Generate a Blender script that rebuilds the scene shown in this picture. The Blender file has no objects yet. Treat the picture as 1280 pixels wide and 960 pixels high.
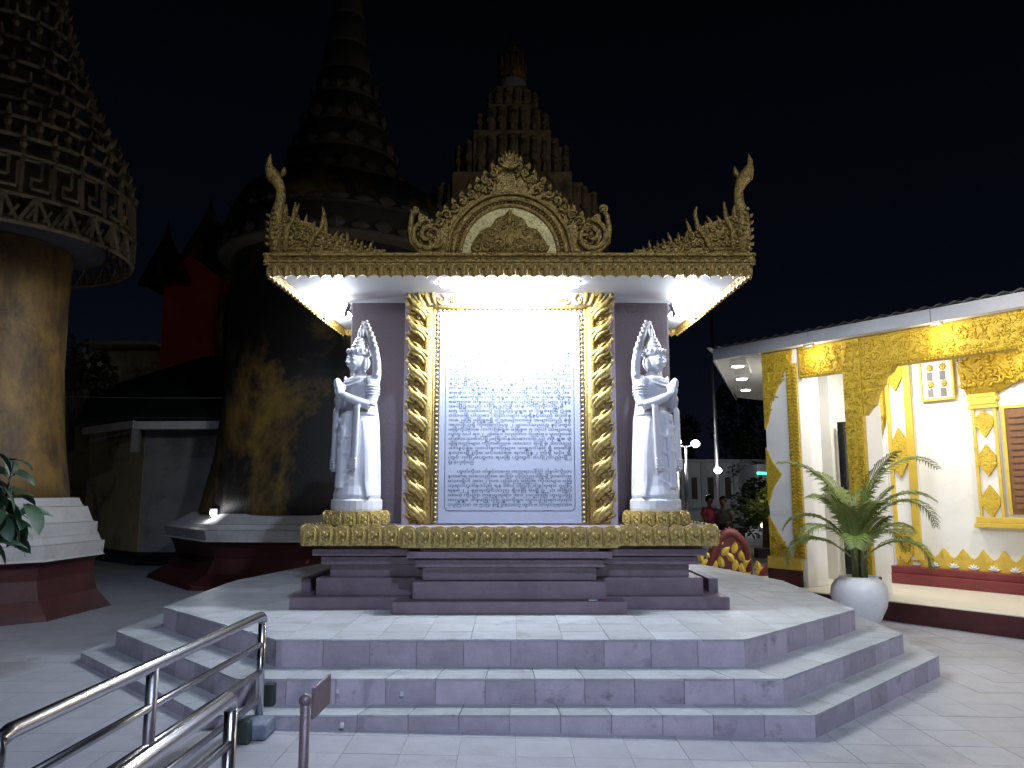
import bpy, bmesh, math, random
from math import pi, sin, cos, radians, sqrt, atan2
from mathutils import Vector, Matrix

R = random.Random(11)
scene = bpy.context.scene
COL = scene.collection

# ------------------------------------------------------------------ camera
cam_d = bpy.data.cameras.new("camera")
cam = bpy.data.objects.new("camera", cam_d)
COL.objects.link(cam)
cam.location = (0, 0, 1.333)
cam.rotation_euler = (radians(90 + 7.94), 0, 0)
cam_d.sensor_width = 36
cam_d.lens = 967 / 1280 * 36
cam_d.clip_end = 600
scene.camera = cam

# ------------------------------------------------------------------ world: night sky, a faint blue town glow low down
W = bpy.data.worlds.new("World"); scene.world = W; W.use_nodes = True
nt = W.node_tree; nt.nodes.clear()
wo = nt.nodes.new('ShaderNodeOutputWorld'); bg = nt.nodes.new('ShaderNodeBackground')
tc = nt.nodes.new('ShaderNodeTexCoord'); sx = nt.nodes.new('ShaderNodeSeparateXYZ'); cr = nt.nodes.new('ShaderNodeValToRGB')
nt.links.new(tc.outputs['Generated'], sx.inputs[0]); nt.links.new(sx.outputs['Z'], cr.inputs[0])
nt.links.new(cr.outputs[0], bg.inputs[0]); nt.links.new(bg.outputs[0], wo.inputs[0])
e = cr.color_ramp.elements
e[0].position = 0.0; e[0].color = (.0036, .0048, .0095, 1)
e[1].position = 0.62; e[1].color = (.0006, .0006, .0010, 1)
m_ = cr.color_ramp.elements.new(.26); m_.color = (.0013, .0020, .0044, 1)
bg.inputs[1].default_value = 1.0

scene.view_settings.view_transform = 'Standard'
scene.view_settings.look = 'None'
scene.view_settings.exposure = 0
scene.view_settings.gamma = 1
scene.cycles.use_denoising = True
scene.cycles.max_bounces = 5
scene.cycles.diffuse_bounces = 3
scene.cycles.glossy_bounces = 3
scene.cycles.sample_clamp_indirect = 4.0


def lamp(name, kind, loc, energy, col=(1, 1, 1), target=None, size=.1, size_y=None, spot=None, blend=.5):
    d = bpy.data.lights.new(name, kind); d.energy = energy; d.color = col
    if kind == 'AREA':
        d.size = size
        if size_y: d.shape = 'RECTANGLE'; d.size_y = size_y
    else:
        d.shadow_soft_size = size
    if spot: d.spot_size = radians(spot); d.spot_blend = blend
    o = bpy.data.objects.new(name, d); COL.objects.link(o); o.location = loc
    if target is not None:
        o.rotation_euler = (Vector(target) - Vector(loc)).to_track_quat('-Z', 'Y').to_euler()
    return o


# the courtyard's floodlight mast behind the photographer (out of frame)
lamp('mast_floodlight', 'SPOT', (3.2, -5.5, 11.5), 4900, (.62, .75, 1.0), (1.0, 4.6, 0.0), .25, spot=58, blend=1.0)
lamp('low_floodlight', 'SPOT', (.8, -13.0, 3.7), 1750, (.72, .80, 1.0), (.6, 6.0, 1.0), .12, spot=34, blend=1.0)
# a far, weaker street lamp to the left: grazes the two stupas
lamp('street_floodlight', 'SPOT', (-11.5, -3.0, 4.2), 95, (1.0, .84, .58), (-7.8, 10, 2.6), .3, spot=52, blend=1.0)

lamp('pagoda_fill_spot', 'SPOT', (7.5, 10.5, 7.0), 380, (1.0, .90, .72), (-.6, 22, 11.0), .3, spot=50, blend=1.0)  # added spot without a fixture, put in to brighten the tiered pagoda

# ------------------------------------------------------------------ materials
def mat(name, col, rough=.6, metal=0.0, var=.15, scale=5.0, bump=0.0, bscale=60.0, stain=None, stain_scale=2.0,
        stain_lo=.5, stain_hi=.62, rnd=0.0, emit=None, estr=0.0, spec=.5, carve=0.0, carve_scale=22.0, warp=(1, 1, 1), dark=None):
    m = bpy.data.materials.new(name); m.use_nodes = True
    t = m.node_tree; N = t.nodes; L = t.links
    b = N['Principled BSDF']
    b.inputs['Roughness'].default_value = rough
    b.inputs['Metallic'].default_value = metal
    b.inputs['Specular IOR Level'].default_value = spec
    tc = N.new('ShaderNodeTexCoord'); mp = N.new('ShaderNodeMapping'); mp.inputs['Scale'].default_value = warp
    L.new(tc.outputs['Object'], mp.inputs[0])
    n = N.new('ShaderNodeTexNoise'); n.inputs['Scale'].default_value = scale; n.inputs['Detail'].default_value = 6
    n.inputs['Roughness'].default_value = .65
    if rnd:
        oi = N.new('ShaderNodeObjectInfo'); ad = N.new('ShaderNodeVectorMath'); ad.operation = 'ADD'
        sc_ = N.new('ShaderNodeVectorMath'); sc_.operation = 'SCALE'; sc_.inputs['Scale'].default_value = 37.0
        cb = N.new('ShaderNodeCombineXYZ')
        L.new(oi.outputs['Random'], cb.inputs[0]); L.new(oi.outputs['Random'], cb.inputs[1])
        L.new(cb.outputs[0], sc_.inputs[0]); L.new(mp.outputs[0], ad.inputs[0]); L.new(sc_.outputs[0], ad.inputs[1])
        vec = ad.outputs[0]
    else:
        vec = mp.outputs[0]
    L.new(vec, n.inputs['Vector'])
    mr = N.new('ShaderNodeMapRange'); mr.inputs[1].default_value = .3; mr.inputs[2].default_value = .7
    mr.inputs[3].default_value = 1 - var; mr.inputs[4].default_value = 1 + var
    L.new(n.outputs[0], mr.inputs[0])
    mul = N.new('ShaderNodeVectorMath'); mul.operation = 'SCALE'; mul.inputs[0].default_value = col
    fac = mr.outputs[0]
    if rnd:
        mr2 = N.new('ShaderNodeMapRange'); mr2.inputs[3].default_value = 1 - rnd; mr2.inputs[4].default_value = 1 + rnd
        L.new(oi.outputs['Random'], mr2.inputs[0])
        mm = N.new('ShaderNodeMath'); mm.operation = 'MULTIPLY'; L.new(fac, mm.inputs[0]); L.new(mr2.outputs[0], mm.inputs[1]); fac = mm.outputs[0]
    L.new(fac, mul.inputs['Scale'])
    out = mul.outputs[0]
    if stain is not None:
        n2 = N.new('ShaderNodeTexNoise'); n2.inputs['Scale'].default_value = stain_scale; n2.inputs['Detail'].default_value = 8
        n2.inputs['Roughness'].default_value = .7; n2.inputs['Distortion'].default_value = .4
        L.new(vec, n2.inputs['Vector'])
        r2 = N.new('ShaderNodeMapRange'); r2.inputs[1].default_value = stain_lo; r2.inputs[2].default_value = stain_hi
        L.new(n2.outputs[0], r2.inputs[0])
        mx = N.new('ShaderNodeMix'); mx.data_type = 'RGBA'
        L.new(r2.outputs[0], mx.inputs[0]); L.new(out, mx.inputs[6]); mx.inputs[7].default_value = (*stain, 1)
        out = mx.outputs[2]
    if dark is not None:   # darker colour in the lows of the carving noise
        vo = N.new('ShaderNodeTexNoise'); vo.inputs['Scale'].default_value = carve_scale * 1.0; vo.inputs['Detail'].default_value = 2
        vo.inputs['Distortion'].default_value = 1.2
        L.new(vec, vo.inputs['Vector'])
        r3 = N.new('ShaderNodeMapRange'); r3.inputs[1].default_value = .50; r3.inputs[2].default_value = .36
        L.new(vo.outputs[0], r3.inputs[0])
        mx = N.new('ShaderNodeMix'); mx.data_type = 'RGBA'
        L.new(r3.outputs[0], mx.inputs[0]); L.new(out, mx.inputs[6]); mx.inputs[7].default_value = (*dark, 1)
        out = mx.outputs[2]
    L.new(out, b.inputs['Base Color'])
    nrm = None
    if carve:
        vo2 = N.new('ShaderNodeTexNoise'); vo2.inputs['Scale'].default_value = carve_scale; vo2.inputs['Detail'].default_value = 2
        vo2.inputs['Distortion'].default_value = 1.2
        L.new(vec, vo2.inputs['Vector'])
        bp = N.new('ShaderNodeBump'); bp.inputs['Strength'].default_value = carve; bp.inputs['Distance'].default_value = .02
        L.new(vo2.outputs[0], bp.inputs['Height']); nrm = bp.outputs[0]
    if bump:
        n3 = N.new('ShaderNodeTexNoise'); n3.inputs['Scale'].default_value = bscale; n3.inputs['Detail'].default_value = 4
        L.new(vec, n3.inputs['Vector'])
        bp = N.new('ShaderNodeBump'); bp.inputs['Strength'].default_value = bump; bp.inputs['Distance'].default_value = .01
        L.new(n3.outputs[0], bp.inputs['Height'])
        if nrm: L.new(nrm, bp.inputs['Normal'])
        nrm = bp.outputs[0]
    if nrm: L.new(nrm, b.inputs['Normal'])
    if emit is not None:
        b.inputs['Emission Color'].default_value = (*emit, 1); b.inputs['Emission Strength'].default_value = estr
    return m


GOLD = mat('gold_paint', (.44, .275, .065), .34, .4, .22, 9, .5, 90, dark=(.085, .055, .02), carve=.8, carve_scale=55)
GOLDF = mat('gold_frame_paint', (.46, .34, .11), .4, .3, .16, 9, .3, 70, dark=(.22, .15, .045), carve=.18, carve_scale=40)
GOLDB = mat('bright_gold_paint', (.64, .45, .035), .42, .12, .15, 7, .35, 80, dark=(.42, .24, .02), carve=.8, carve_scale=42)
GOLDP = mat('flat_gold_paint', (.66, .47, .07), .5, .1, .12, 6, .25, 70, stain=(.26, .15, .03), stain_scale=14, stain_lo=.6, stain_hi=.75)
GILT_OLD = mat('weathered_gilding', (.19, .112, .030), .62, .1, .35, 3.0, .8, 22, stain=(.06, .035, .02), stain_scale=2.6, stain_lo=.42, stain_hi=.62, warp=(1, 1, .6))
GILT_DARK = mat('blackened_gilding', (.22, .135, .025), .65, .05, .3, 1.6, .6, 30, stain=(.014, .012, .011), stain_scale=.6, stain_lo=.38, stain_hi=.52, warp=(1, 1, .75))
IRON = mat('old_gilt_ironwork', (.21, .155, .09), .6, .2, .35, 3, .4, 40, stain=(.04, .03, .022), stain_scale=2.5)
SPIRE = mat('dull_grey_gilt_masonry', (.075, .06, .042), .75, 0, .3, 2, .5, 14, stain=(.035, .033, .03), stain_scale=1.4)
SPIRED = mat('dark_brown_masonry', (.12, .10, .075), .8, 0, .3, 2, .5, 14)  # plain dark brown masonry tone with random variation
SPIREC = mat('weathered_carved_masonry', (.22, .165, .10), .8, 0, .3, 2, .6, 10, stain=(.06, .052, .045), stain_scale=2.2, carve=1.0, carve_scale=9)
MARB = mat('white_marble', (.58, .58, .63), .42, 0, .06, 8, .12, 60, stain=(.52, .52, .56), stain_scale=6, stain_lo=.6, stain_hi=.8)
SLAB = mat('inscribed_marble', (.29, .32, .42), .35, 0, .05, 3, .05, 50)
WHITEW = mat('whitewash', (.50, .49, .49), .8, 0, .10, 3, .5, 30, stain=(.40, .38, .36), stain_scale=2.5, stain_lo=.52, stain_hi=.7)
WHITEP = mat('white_wall_paint', (.80, .80, .78), .6, 0, .03, 2, .12, 50, stain=(.70, .69, .66), stain_scale=1.3, stain_lo=.55, stain_hi=.8)
SOFF = mat('white_soffit_board', (.42, .42, .44), .7, 0, .05, 3, .1, 40)
MAUVE = mat('mauve_painted_plaster', (.165, .135, .150), .6, 0, .10, 2.2, .3, 45, stain=(.17, .13, .16), stain_scale=1.8, stain_lo=.5, stain_hi=.75)
MAUVEL = mat('pale_mauve_plaster', (.46, .38, .46), .6, 0, .08, 3, .2, 45)
PLINTH = mat('polished_plum_stone', (.175, .125, .155), .33, 0, .18, 6, .2, 80, stain=(.10, .07, .09), stain_scale=3, stain_lo=.5, stain_hi=.75)
RISER = mat('pinkish_granite_tile', (.42, .36, .43), .45, 0, .14, 7, .25, 60, stain=(.10, .075, .10), stain_scale=3.4, stain_lo=.58, stain_hi=.74, rnd=.20)
TREAD = mat('pale_grey_stone_tile', (.39, .41, .44), .42, 0, .12, 4, .2, 60, stain=(.25, .25, .25), stain_scale=3.4, stain_lo=.53, stain_hi=.70, rnd=.12)
GROUT = mat('dark_grout', (.27, .25, .27), .9, 0, .2, 10, .3, 60)
FLOOR = mat('worn_pale_floor_tile', (.385, .39, .43), .38, 0, .10, 5, .15, 60, stain=(.27, .27, .29), stain_scale=2.4, stain_lo=.54, stain_hi=.74, rnd=.05)
PAVE = mat('dusty_courtyard_paving', (.36, .35, .35), .7, 0, .2, 1.2, .3, 20, stain=(.16, .15, .14), stain_scale=.9)
REDB = mat('dark_red_paint', (.052, .010, .012), .55, 0, .2, 2.5, .3, 30, stain=(.08, .016, .016), stain_scale=1.7)
REDP = mat('maroon_paint', (.20, .032, .036), .45, 0, .12, 4, .2, 50, stain=(.11, .02, .022), stain_scale=4, stain_lo=.55, stain_hi=.75)
REDB2 = mat('deep_red_enamel', (.12, .017, .018), .5, 0, .15, 4, .2, 40)
REDW = mat('red_painted_wall', (.55, .065, .04), .7, 0, .15, 1.5, .2, 30)
STEEL = mat('polished_stainless_steel', (.62, .61, .63), .24, 1.0, .05, 9, .03, 120)
STEELD = mat('dull_steel', (.36, .34, .36), .38, .9, .12, 9, .1, 100)
BROWNM = mat('brown_painted_metal', (.22, .16, .18), .42, .3, .15, 12, .2, 90)
BLOCK = mat('grey_blue_concrete', (.17, .20, .26), .8, 0, .25, 12, .6, 60)
BLACK = mat('black_glass', (.012, .014, .018), .12, 0, .05, 4, spec=.5)
DARKB = mat('dark_green_metal_and_shadow', (.022, .035, .030), .4, 0, .2, 8)
SHUT = mat('brown_wood', (.19, .085, .035), .5, 0, .25, 3, .3, 30, warp=(8, 8, 1))
FASC = mat('grey_white_eave_board', (.27, .275, .31), .6, 0, .10, 1.5, .15, 30, stain=(.30, .31, .33), stain_scale=1.2, stain_lo=.5, stain_hi=.6)
CREAM = mat('cream_floor_tile', (.62, .59, .50), .4, 0, .06, 3, .1, 40)
GREENR = mat('dark_green_roof_sheet', (.022, .036, .034), .5, .1, .2, 2)
ROOFM = mat('grey_corrugated_sheet', (.22, .22, .23), .5, .4, .15, 4)
PLAST = mat('stained_cream_plaster', (.46, .40, .24), .85, 0, .15, 1.2, .3, 20, stain=(.15, .14, .12), stain_scale=.9)
PLASTG = mat('grey_plaster', (.25, .245, .25), .85, 0, .12, 1.2, .3, 20, stain=(.17, .165, .17), stain_scale=1.1)
LEAF = mat('dark_green_leaf', (.025, .062, .030), .5, 0, .25, 6, rnd=.25)
PALML = mat('palm_leaf', (.19, .25, .06), .5, 0, .3, 4, stain=(.27, .25, .06), stain_scale=5, rnd=.3)
PALMS = mat('palm_stem', (.13, .13, .045), .6, 0, .25, 9, .3, 40)
POT = mat('white_glazed_pot', (.84, .84, .84), .35, 0, .05, 4, .2, 30, stain=(.5, .49, .5), stain_scale=6, stain_lo=.6, stain_hi=.8)
SOIL = mat('soil', (.04, .03, .022), .95, 0, .3, 12, .8, 40)
INK = mat('engraved_lettering', (.065, .08, .13), .6, 0, .05, 5)
LED = mat('lit_led', (.9, .9, .9), .5, emit=(.93, .97, 1), estr=60)
LEDS = mat('lit_downlight', (.9, .9, .9), .5, emit=(1, .97, .90), estr=14)
GLOBE = mat('lit_globe', (.9, .9, .9), .5, emit=(.94, .97, 1), estr=22)
NEON = mat('lit_green_tube', (.1, .6, .3), .5, emit=(.06, .9, .42), estr=3.2)
SKIN = mat('skin', (.22, .12, .08), .6)
PINK = mat('pink_cloth', (.50, .06, .14), .8, 0, .15, 20)
GREYC = mat('grey_cloth', (.22, .22, .24), .8, 0, .3, 20)
DARKC = mat('dark_cloth', (.03, .035, .06), .8, 0, .2, 20)
WOOD = mat('bark', (.09, .065, .045), .85, 0, .3, 12, .6, 40)
NIGHTLEAF = mat('night_foliage', (.035, .06, .022), .7, 0, .4, 1.3)
FARW = mat('far_white_wall', (.58, .60, .63), .7, 0, .08, .4, stain=(.32, .33, .36), stain_scale=.35)
PETW = mat('pale_flower', (.6, .5, .5), .6)
SIGN = mat('lit_sign_board', (.8, .8, .8), .5, emit=(.85, .88, 1), estr=.42)
CONC = mat('dark_asphalt', (.06, .06, .065), .85, 0, .2, .7)

# ------------------------------------------------------------------ mesh builder
class M:
    def __init__(s): s.v = []; s.f = []
    def add(s, vs, fs):
        o = len(s.v); s.v += [tuple(p) for p in vs]; s.f += [tuple(i + o for i in f) for f in fs]
    def box(s, x0, x1, y0, y1, z0, z1):
        if x0 > x1: x0, x1 = x1, x0
        if y0 > y1: y0, y1 = y1, y0
        s.add([(x0, y0, z0), (x1, y0, z0), (x1, y1, z0), (x0, y1, z0), (x0, y0, z1), (x1, y0, z1), (x1, y1, z1), (x0, y1, z1)],
              [(3, 2, 1, 0), (4, 5, 6, 7), (0, 1, 5, 4), (1, 2, 6, 5), (2, 3, 7, 6), (3, 0, 4, 7)])
        return s
    def bbox(s, x0, x1, y0, y1, z0, z1, b=.008):
        "box with chamfered edges"
        bm = bmesh.new(); bmesh.ops.create_cube(bm, size=1)
        for v in bm.verts:
            v.co = ((x0 + x1) / 2 + v.co.x * abs(x1 - x0), (y0 + y1) / 2 + v.co.y * abs(y1 - y0), (z0 + z1) / 2 + v.co.z * abs(z1 - z0))
        bmesh.ops.bevel(bm, geom=bm.edges[:], offset=b, segments=2, affect='EDGES', profile=.6)
        bm.verts.index_update()
        s.add([v.co[:] for v in bm.verts], [[v.index for v in f.verts] for f in bm.faces]); bm.free()
        return s
    def prism(s, pts, a, b, plane='xz'):
        n = len(pts)
        ar = sum(pts[i][0] * pts[(i + 1) % n][1] - pts[(i + 1) % n][0] * pts[i][1] for i in range(n))
        if ar < 0: pts = pts[::-1]
        if plane == 'xz': f = lambda p, t: (p[0], t, p[1])
        elif plane == 'xy': f = lambda p, t: (p[0], p[1], t)
        else: f = lambda p, t: (t, p[0], p[1])
        vs = [f(p, a) for p in pts] + [f(p, b) for p in pts]
        fs = [tuple(range(n)), tuple(range(2 * n - 1, n - 1, -1))] + [(i, i + n, (i + 1) % n + n, (i + 1) % n) for i in range(n)]
        if plane == 'xy' and a < b or plane == 'yz' and a < b: fs = [q[::-1] for q in fs]
        s.add(vs, fs); return s
    def tube(s, path, radii, seg=6, flat=1.0, up=(0, 1, 0), cap=True):
        P = [Vector(p) for p in path]; n = len(P); vs = []; fs = []
        if not hasattr(radii, '__len__'): radii = [radii] * n
        up = Vector(up)
        for i, p in enumerate(P):
            t = (P[min(i + 1, n - 1)] - P[max(i - 1, 0)])
            if t.length < 1e-9: t = Vector((0, 0, 1))
            t.normalize()
            a = up.cross(t)
            if a.length < 1e-3: a = Vector((1, 0, 0)).cross(t)
            a.normalize(); b = t.cross(a)
            for k in range(seg):
                q = 2 * pi * k / seg
                vs.append(p + a * cos(q) * radii[i] + b * sin(q) * radii[i] * flat)
        for i in range(n - 1):
            for k in range(seg):
                k2 = (k + 1) % seg
                fs.append((i * seg + k, i * seg + k2, (i + 1) * seg + k2, (i + 1) * seg + k))
        if cap:
            fs.append(tuple(range(seg))[::-1]); fs.append(tuple((n - 1) * seg + k for k in range(seg)))
        s.add(vs, fs); return s
    def lathe(s, prof, cx=0, cy=0, seg=24, rot=0.0, sxy=(1, 1)):
        vs = []; fs = []; n = len(prof)
        for r, z in prof:
            for k in range(seg):
                q = 2 * pi * k / seg + rot
                vs.append((cx + r * cos(q) * sxy[0], cy + r * sin(q) * sxy[1], z))
        for i in range(n - 1):
            for k in range(seg):
                k2 = (k + 1) % seg
                fs.append((i * seg + k, i * seg + k2, (i + 1) * seg + k2, (i + 1) * seg + k))
        fs.append(tuple(range(seg))[::-1]); fs.append(tuple((n - 1) * seg + k for k in range(seg)))
        s.add(vs, fs); return s
    def sph(s, c, r, seg=8, ring=6):
        if not hasattr(r, '__len__'): r = (r, r, r)
        vs = [(c[0], c[1], c[2] - r[2])]; fs = []
        for i in range(1, ring):
            a = -pi / 2 + pi * i / ring
            for k in range(seg):
                q = 2 * pi * k / seg
                vs.append((c[0] + r[0] * cos(a) * cos(q), c[1] + r[1] * cos(a) * sin(q), c[2] + r[2] * sin(a)))
        vs.append((c[0], c[1], c[2] + r[2])); T = len(vs) - 1
        for k in range(seg):
            k2 = (k + 1) % seg
            fs.append((0, 1 + k2, 1 + k))
            for i in range(ring - 2):
                fs.append((1 + i * seg + k, 1 + i * seg + k2, 1 + (i + 1) * seg + k2, 1 + (i + 1) * seg + k))
            fs.append((1 + (ring - 2) * seg + k, 1 + (ring - 2) * seg + k2, T))
        s.add(vs, fs); return s
    def xf(s, i0, mtx):
        for i in range(i0, len(s.v)): s.v[i] = tuple(mtx @ Vector(s.v[i]))
        return s
    def mesh(s, name, material, smooth=False, org=(0, 0, 0)):
        me = bpy.data.meshes.new(name)
        me.from_pydata([(x - org[0], y - org[1], z - org[2]) for x, y, z in s.v], [], s.f)
        me.materials.append(material)
        if smooth:
            for p in me.polygons: p.use_smooth = True
        me.update(); return me
    # carved ornaments lying in the xz plane, standing proud of plane y towards -y
    def scroll(s, cx, cz, r, y, turns=1.3, start=0.0, d=1, th=.02, seg=5, lift=.0, n=None):
        n = n or max(8, int(turns * 11)); pth = []; rad = []
        for i in range(n + 1):
            t = i / n; q = start + d * turns * 2 * pi * t; rr = r * (1 - .86 * t)
            pth.append((cx + rr * cos(q), y - lift * t - th * .3, cz + rr * sin(q))); rad.append(th * (.35 + .65 * sin(pi * min(1, t * 1.5 + .12)) if t < .6 else th / th * (.35 + .65 * (1 - t) * 2.2)))
        rad = [max(th * .35, min(th, q_)) for q_ in rad]
        s.tube(pth, rad, seg)
        s.sph((cx, y - lift - th * .5, cz), th * .9, 6, 4)
        return s
    def leaf(s, x, z, ang, Lg, Wd, y, depth=.02, bend=0.0, n=6, back=.0):
        "a pointed leaf with a raised midrib, curving by bend radians"
        vs = []; fs = []; px, pz = x, z; st = Lg / n
        for i in range(n + 1):
            t = i / n; a = ang + bend * t
            w = Wd * .5 * (sin(pi * min(1, (t * .92 + .10))) ** .8 if i < n else 0.02)
            nx, nz = -sin(a), cos(a)
            vs += [(px + nx * w, y, pz + nz * w), (px, y - depth * (.5 + .5 * sin(pi * t)), pz), (px - nx * w, y, pz - nz * w), (px, y + back, pz)]
            px += cos(a) * st; pz += sin(a) * st
        for i in range(n):
            o = i * 4
            fs += [(o, o + 1, o + 5, o + 4), (o + 1, o + 2, o + 6, o + 5), (o + 2, o + 3, o + 7, o + 6), (o + 3, o, o + 4, o + 7)]
        fs += [(0, 3, 2, 1), (n * 4, n * 4 + 1, n * 4 + 2, n * 4 + 3)]
        s.add(vs, fs); return s


def thing(name, label, cat, loc=(0, 0, 0), rot=0.0, group=None):
    o = bpy.data.objects.new(name, None); COL.objects.link(o)
    o.empty_display_size = .2
    c, s_ = cos(rot), sin(rot)
    o['label'] = label; o['category'] = cat
    if group: o['group'] = group
    o.location = (loc[0] * c - loc[1] * s_, loc[0] * s_ + loc[1] * c, loc[2]); o.rotation_euler = (0, 0, rot)
    ORG[o.name] = tuple(loc)
    return o


ORG = {}


def part(name, m, material, parent, smooth=False, kind=None, label=None):
    "mesh written in the frame of its thing (world-like numbers, the thing's base is subtracted)"
    r = parent
    while r.parent is not None: r = r.parent
    org = ORG.get(r.name, (0, 0, 0))
    me = m.mesh(name, material, smooth, org)
    o = bpy.data.objects.new(name, me); COL.objects.link(o); o.parent = parent
    if parent is not r:
        o.matrix_parent_inverse = Matrix.Translation(-Vector(parent.location)) if parent.location.length > 0 else Matrix()
    if kind: o['kind'] = kind
    if label: o['label'] = label
    return o


def inst(name, me, parent, loc, rot=(0, 0, 0), scale=(1, 1, 1)):
    r = parent
    while r.parent is not None: r = r.parent
    org = ORG.get(r.name, (0, 0, 0))
    o = bpy.data.objects.new(name, me); COL.objects.link(o); o.parent = parent
    o.location = (loc[0] - org[0], loc[1] - org[1], loc[2] - org[2]); o.rotation_euler = rot; o.scale = scale
    return o


def solo(name, m, material, label=None, cat=None, kind=None, group=None, org=(0, 0, 0), smooth=False):
    me = m.mesh(name, material, smooth, org)
    o = bpy.data.objects.new(name, me); COL.objects.link(o); o.location = org
    ORG[o.name] = org
    if label: o['label'] = label
    if cat: o['category'] = cat
    if kind: o['kind'] = kind
    if group: o['group'] = group
    return o


def remeshed(m, voxel, name, material, smooth_it=2):
    me = m.mesh(name, material)
    o = bpy.data.objects.new(name + '_tmp', me); COL.objects.link(o)
    md = o.modifiers.new('r', 'REMESH'); md.mode = 'VOXEL'; md.voxel_size = voxel; md.use_smooth_shade = True
    if smooth_it:
        sm = o.modifiers.new('s', 'SMOOTH'); sm.iterations = smooth_it; sm.factor = .5
    bpy.context.view_layer.update()
    dg = bpy.context.evaluated_depsgraph_get()
    me2 = bpy.data.meshes.new_from_object(o.evaluated_get(dg)); me2.name = name
    me2.materials.clear(); me2.materials.append(material)
    for p in me2.polygons: p.use_smooth = True; p.material_index = 0
    bpy.data.objects.remove(o); bpy.data.meshes.remove(me)
    return me2


# ------------------------------------------------------------------ ground
def gz(x): return -.0175 * min(max(x + 1.4, 0), 4.5)

TOP = [(1.50, 5.18), (2.78, 6.48), (2.90, 8.5), (2.42, 10.7), (-2.50, 10.7), (-2.98, 8.5), (-2.88, 6.60), (-1.52, 5.18)]
TOPZ, MIDZ, LOWZ = .39, .22, .073


def offset(poly, t):
    n = len(poly); out = []
    for i in range(n):
        p0, p1, p2 = Vector(poly[i - 1]), Vector(poly[i]), Vector(poly[(i + 1) % n])
        e1 = (p1 - p0).normalized(); e2 = (p2 - p1).normalized()
        n1 = Vector((e1.y, -e1.x)); n2 = Vector((e2.y, -e2.x))
        b = (n1 + n2); b = b / (1 + n1.dot(n2))
        out.append((p1.x + b.x * t, p1.y + b.y * t))
    return out


MID = offset(TOP, .32); LOW = offset(TOP, .545)
# sanity: offset must go outwards
assert MID[0][1] < TOP[0][1]


def inside(poly, x, y):
    n = len(poly); c = True
    for i in range(n):
        a, b = poly[i], poly[(i + 1) % n]
        if (b[0] - a[0]) * (y - a[1]) - (b[1] - a[1]) * (x - a[0]) < 0: return False
    return c


def clip(pts, poly):
    out = list(pts); n = len(poly)
    for i in range(n):
        a, b = poly[i], poly[(i + 1) % n]; src = out; out = []
        if not src: return []
        side = lambda p: (b[0] - a[0]) * (p[1] - a[1]) - (b[1] - a[1]) * (p[0] - a[0])
        for j in range(len(src)):
            p, q = src[j], src[(j + 1) % len(src)]; sp, sq = side(p), side(q)
            if sp >= 0: out.append(p)
            if (sp >= 0) != (sq >= 0):
                t = sp / (sp - sq); out.append((p[0] + t * (q[0] - p[0]), p[1] + t * (q[1] - p[1])))
    return out


def area(p): return abs(sum(p[i][0] * p[(i + 1) % len(p)][1] - p[(i + 1) % len(p)][0] * p[i][1] for i in range(len(p)))) / 2


g = M(); xs = [-400, -60, -9, -1.4, 3.1, 9, 60, 400]; ys = [-60, -8, 14, 60, 500]
for i in range(len(xs) - 1):
    for j in range(len(ys) - 1):
        a, b = xs[i], xs[i + 1]; c, d = ys[j], ys[j + 1]
        g.add([(a, c, gz(a) - .004), (b, c, gz(b) - .004), (b, d, gz(b) - .004), (a, d, gz(a) - .004)], [(0, 1, 2, 3)])
ground = solo('ground', g, PAVE, kind='structure')
T = .30; J = .0017
cells = []
for ix in range(-30, 34):
    for iy in range(4, 50):
        x, y = (ix + .5) * T + .02, (iy + .5) * T + .036
        if inside(offset(LOW, -.25), x, y): continue
        vis = abs(x) < y * .70 + .4
        cells.append((not vis, math.hypot(x, y - 1.2), x, y))
cells.sort()
tm = M().box(-T / 2 + J, T / 2 - J, -T / 2 + J, T / 2 - J, -.0035, 0).mesh('floor_tile', FLOOR)
rest = M()
for k, (_, _, x, y) in enumerate(cells):
    sl = .0175 if -1.4 < x < 3.1 else 0
    if k < 300:
        o = bpy.data.objects.new('floor_tile', tm); COL.objects.link(o); o.parent = ground
        o.location = (x, y, gz(x) + R.uniform(-.0008, .0008)); o.rotation_euler = (R.uniform(-.002, .002), sl + R.uniform(-.002, .002), 0)
    else:
        i0 = len(rest.v); rest.box(x - T / 2 + J, x + T / 2 - J, y - T / 2 + J, y + T / 2 - J, -.0035, R.uniform(-.0008, .0008))
        for i in range(i0, len(rest.v)):
            vx, vy, vz = rest.v[i]; rest.v[i] = (vx, vy, vz + gz(vx))
part('floor_tiling', rest, FLOOR, ground, kind='stuff')

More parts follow.
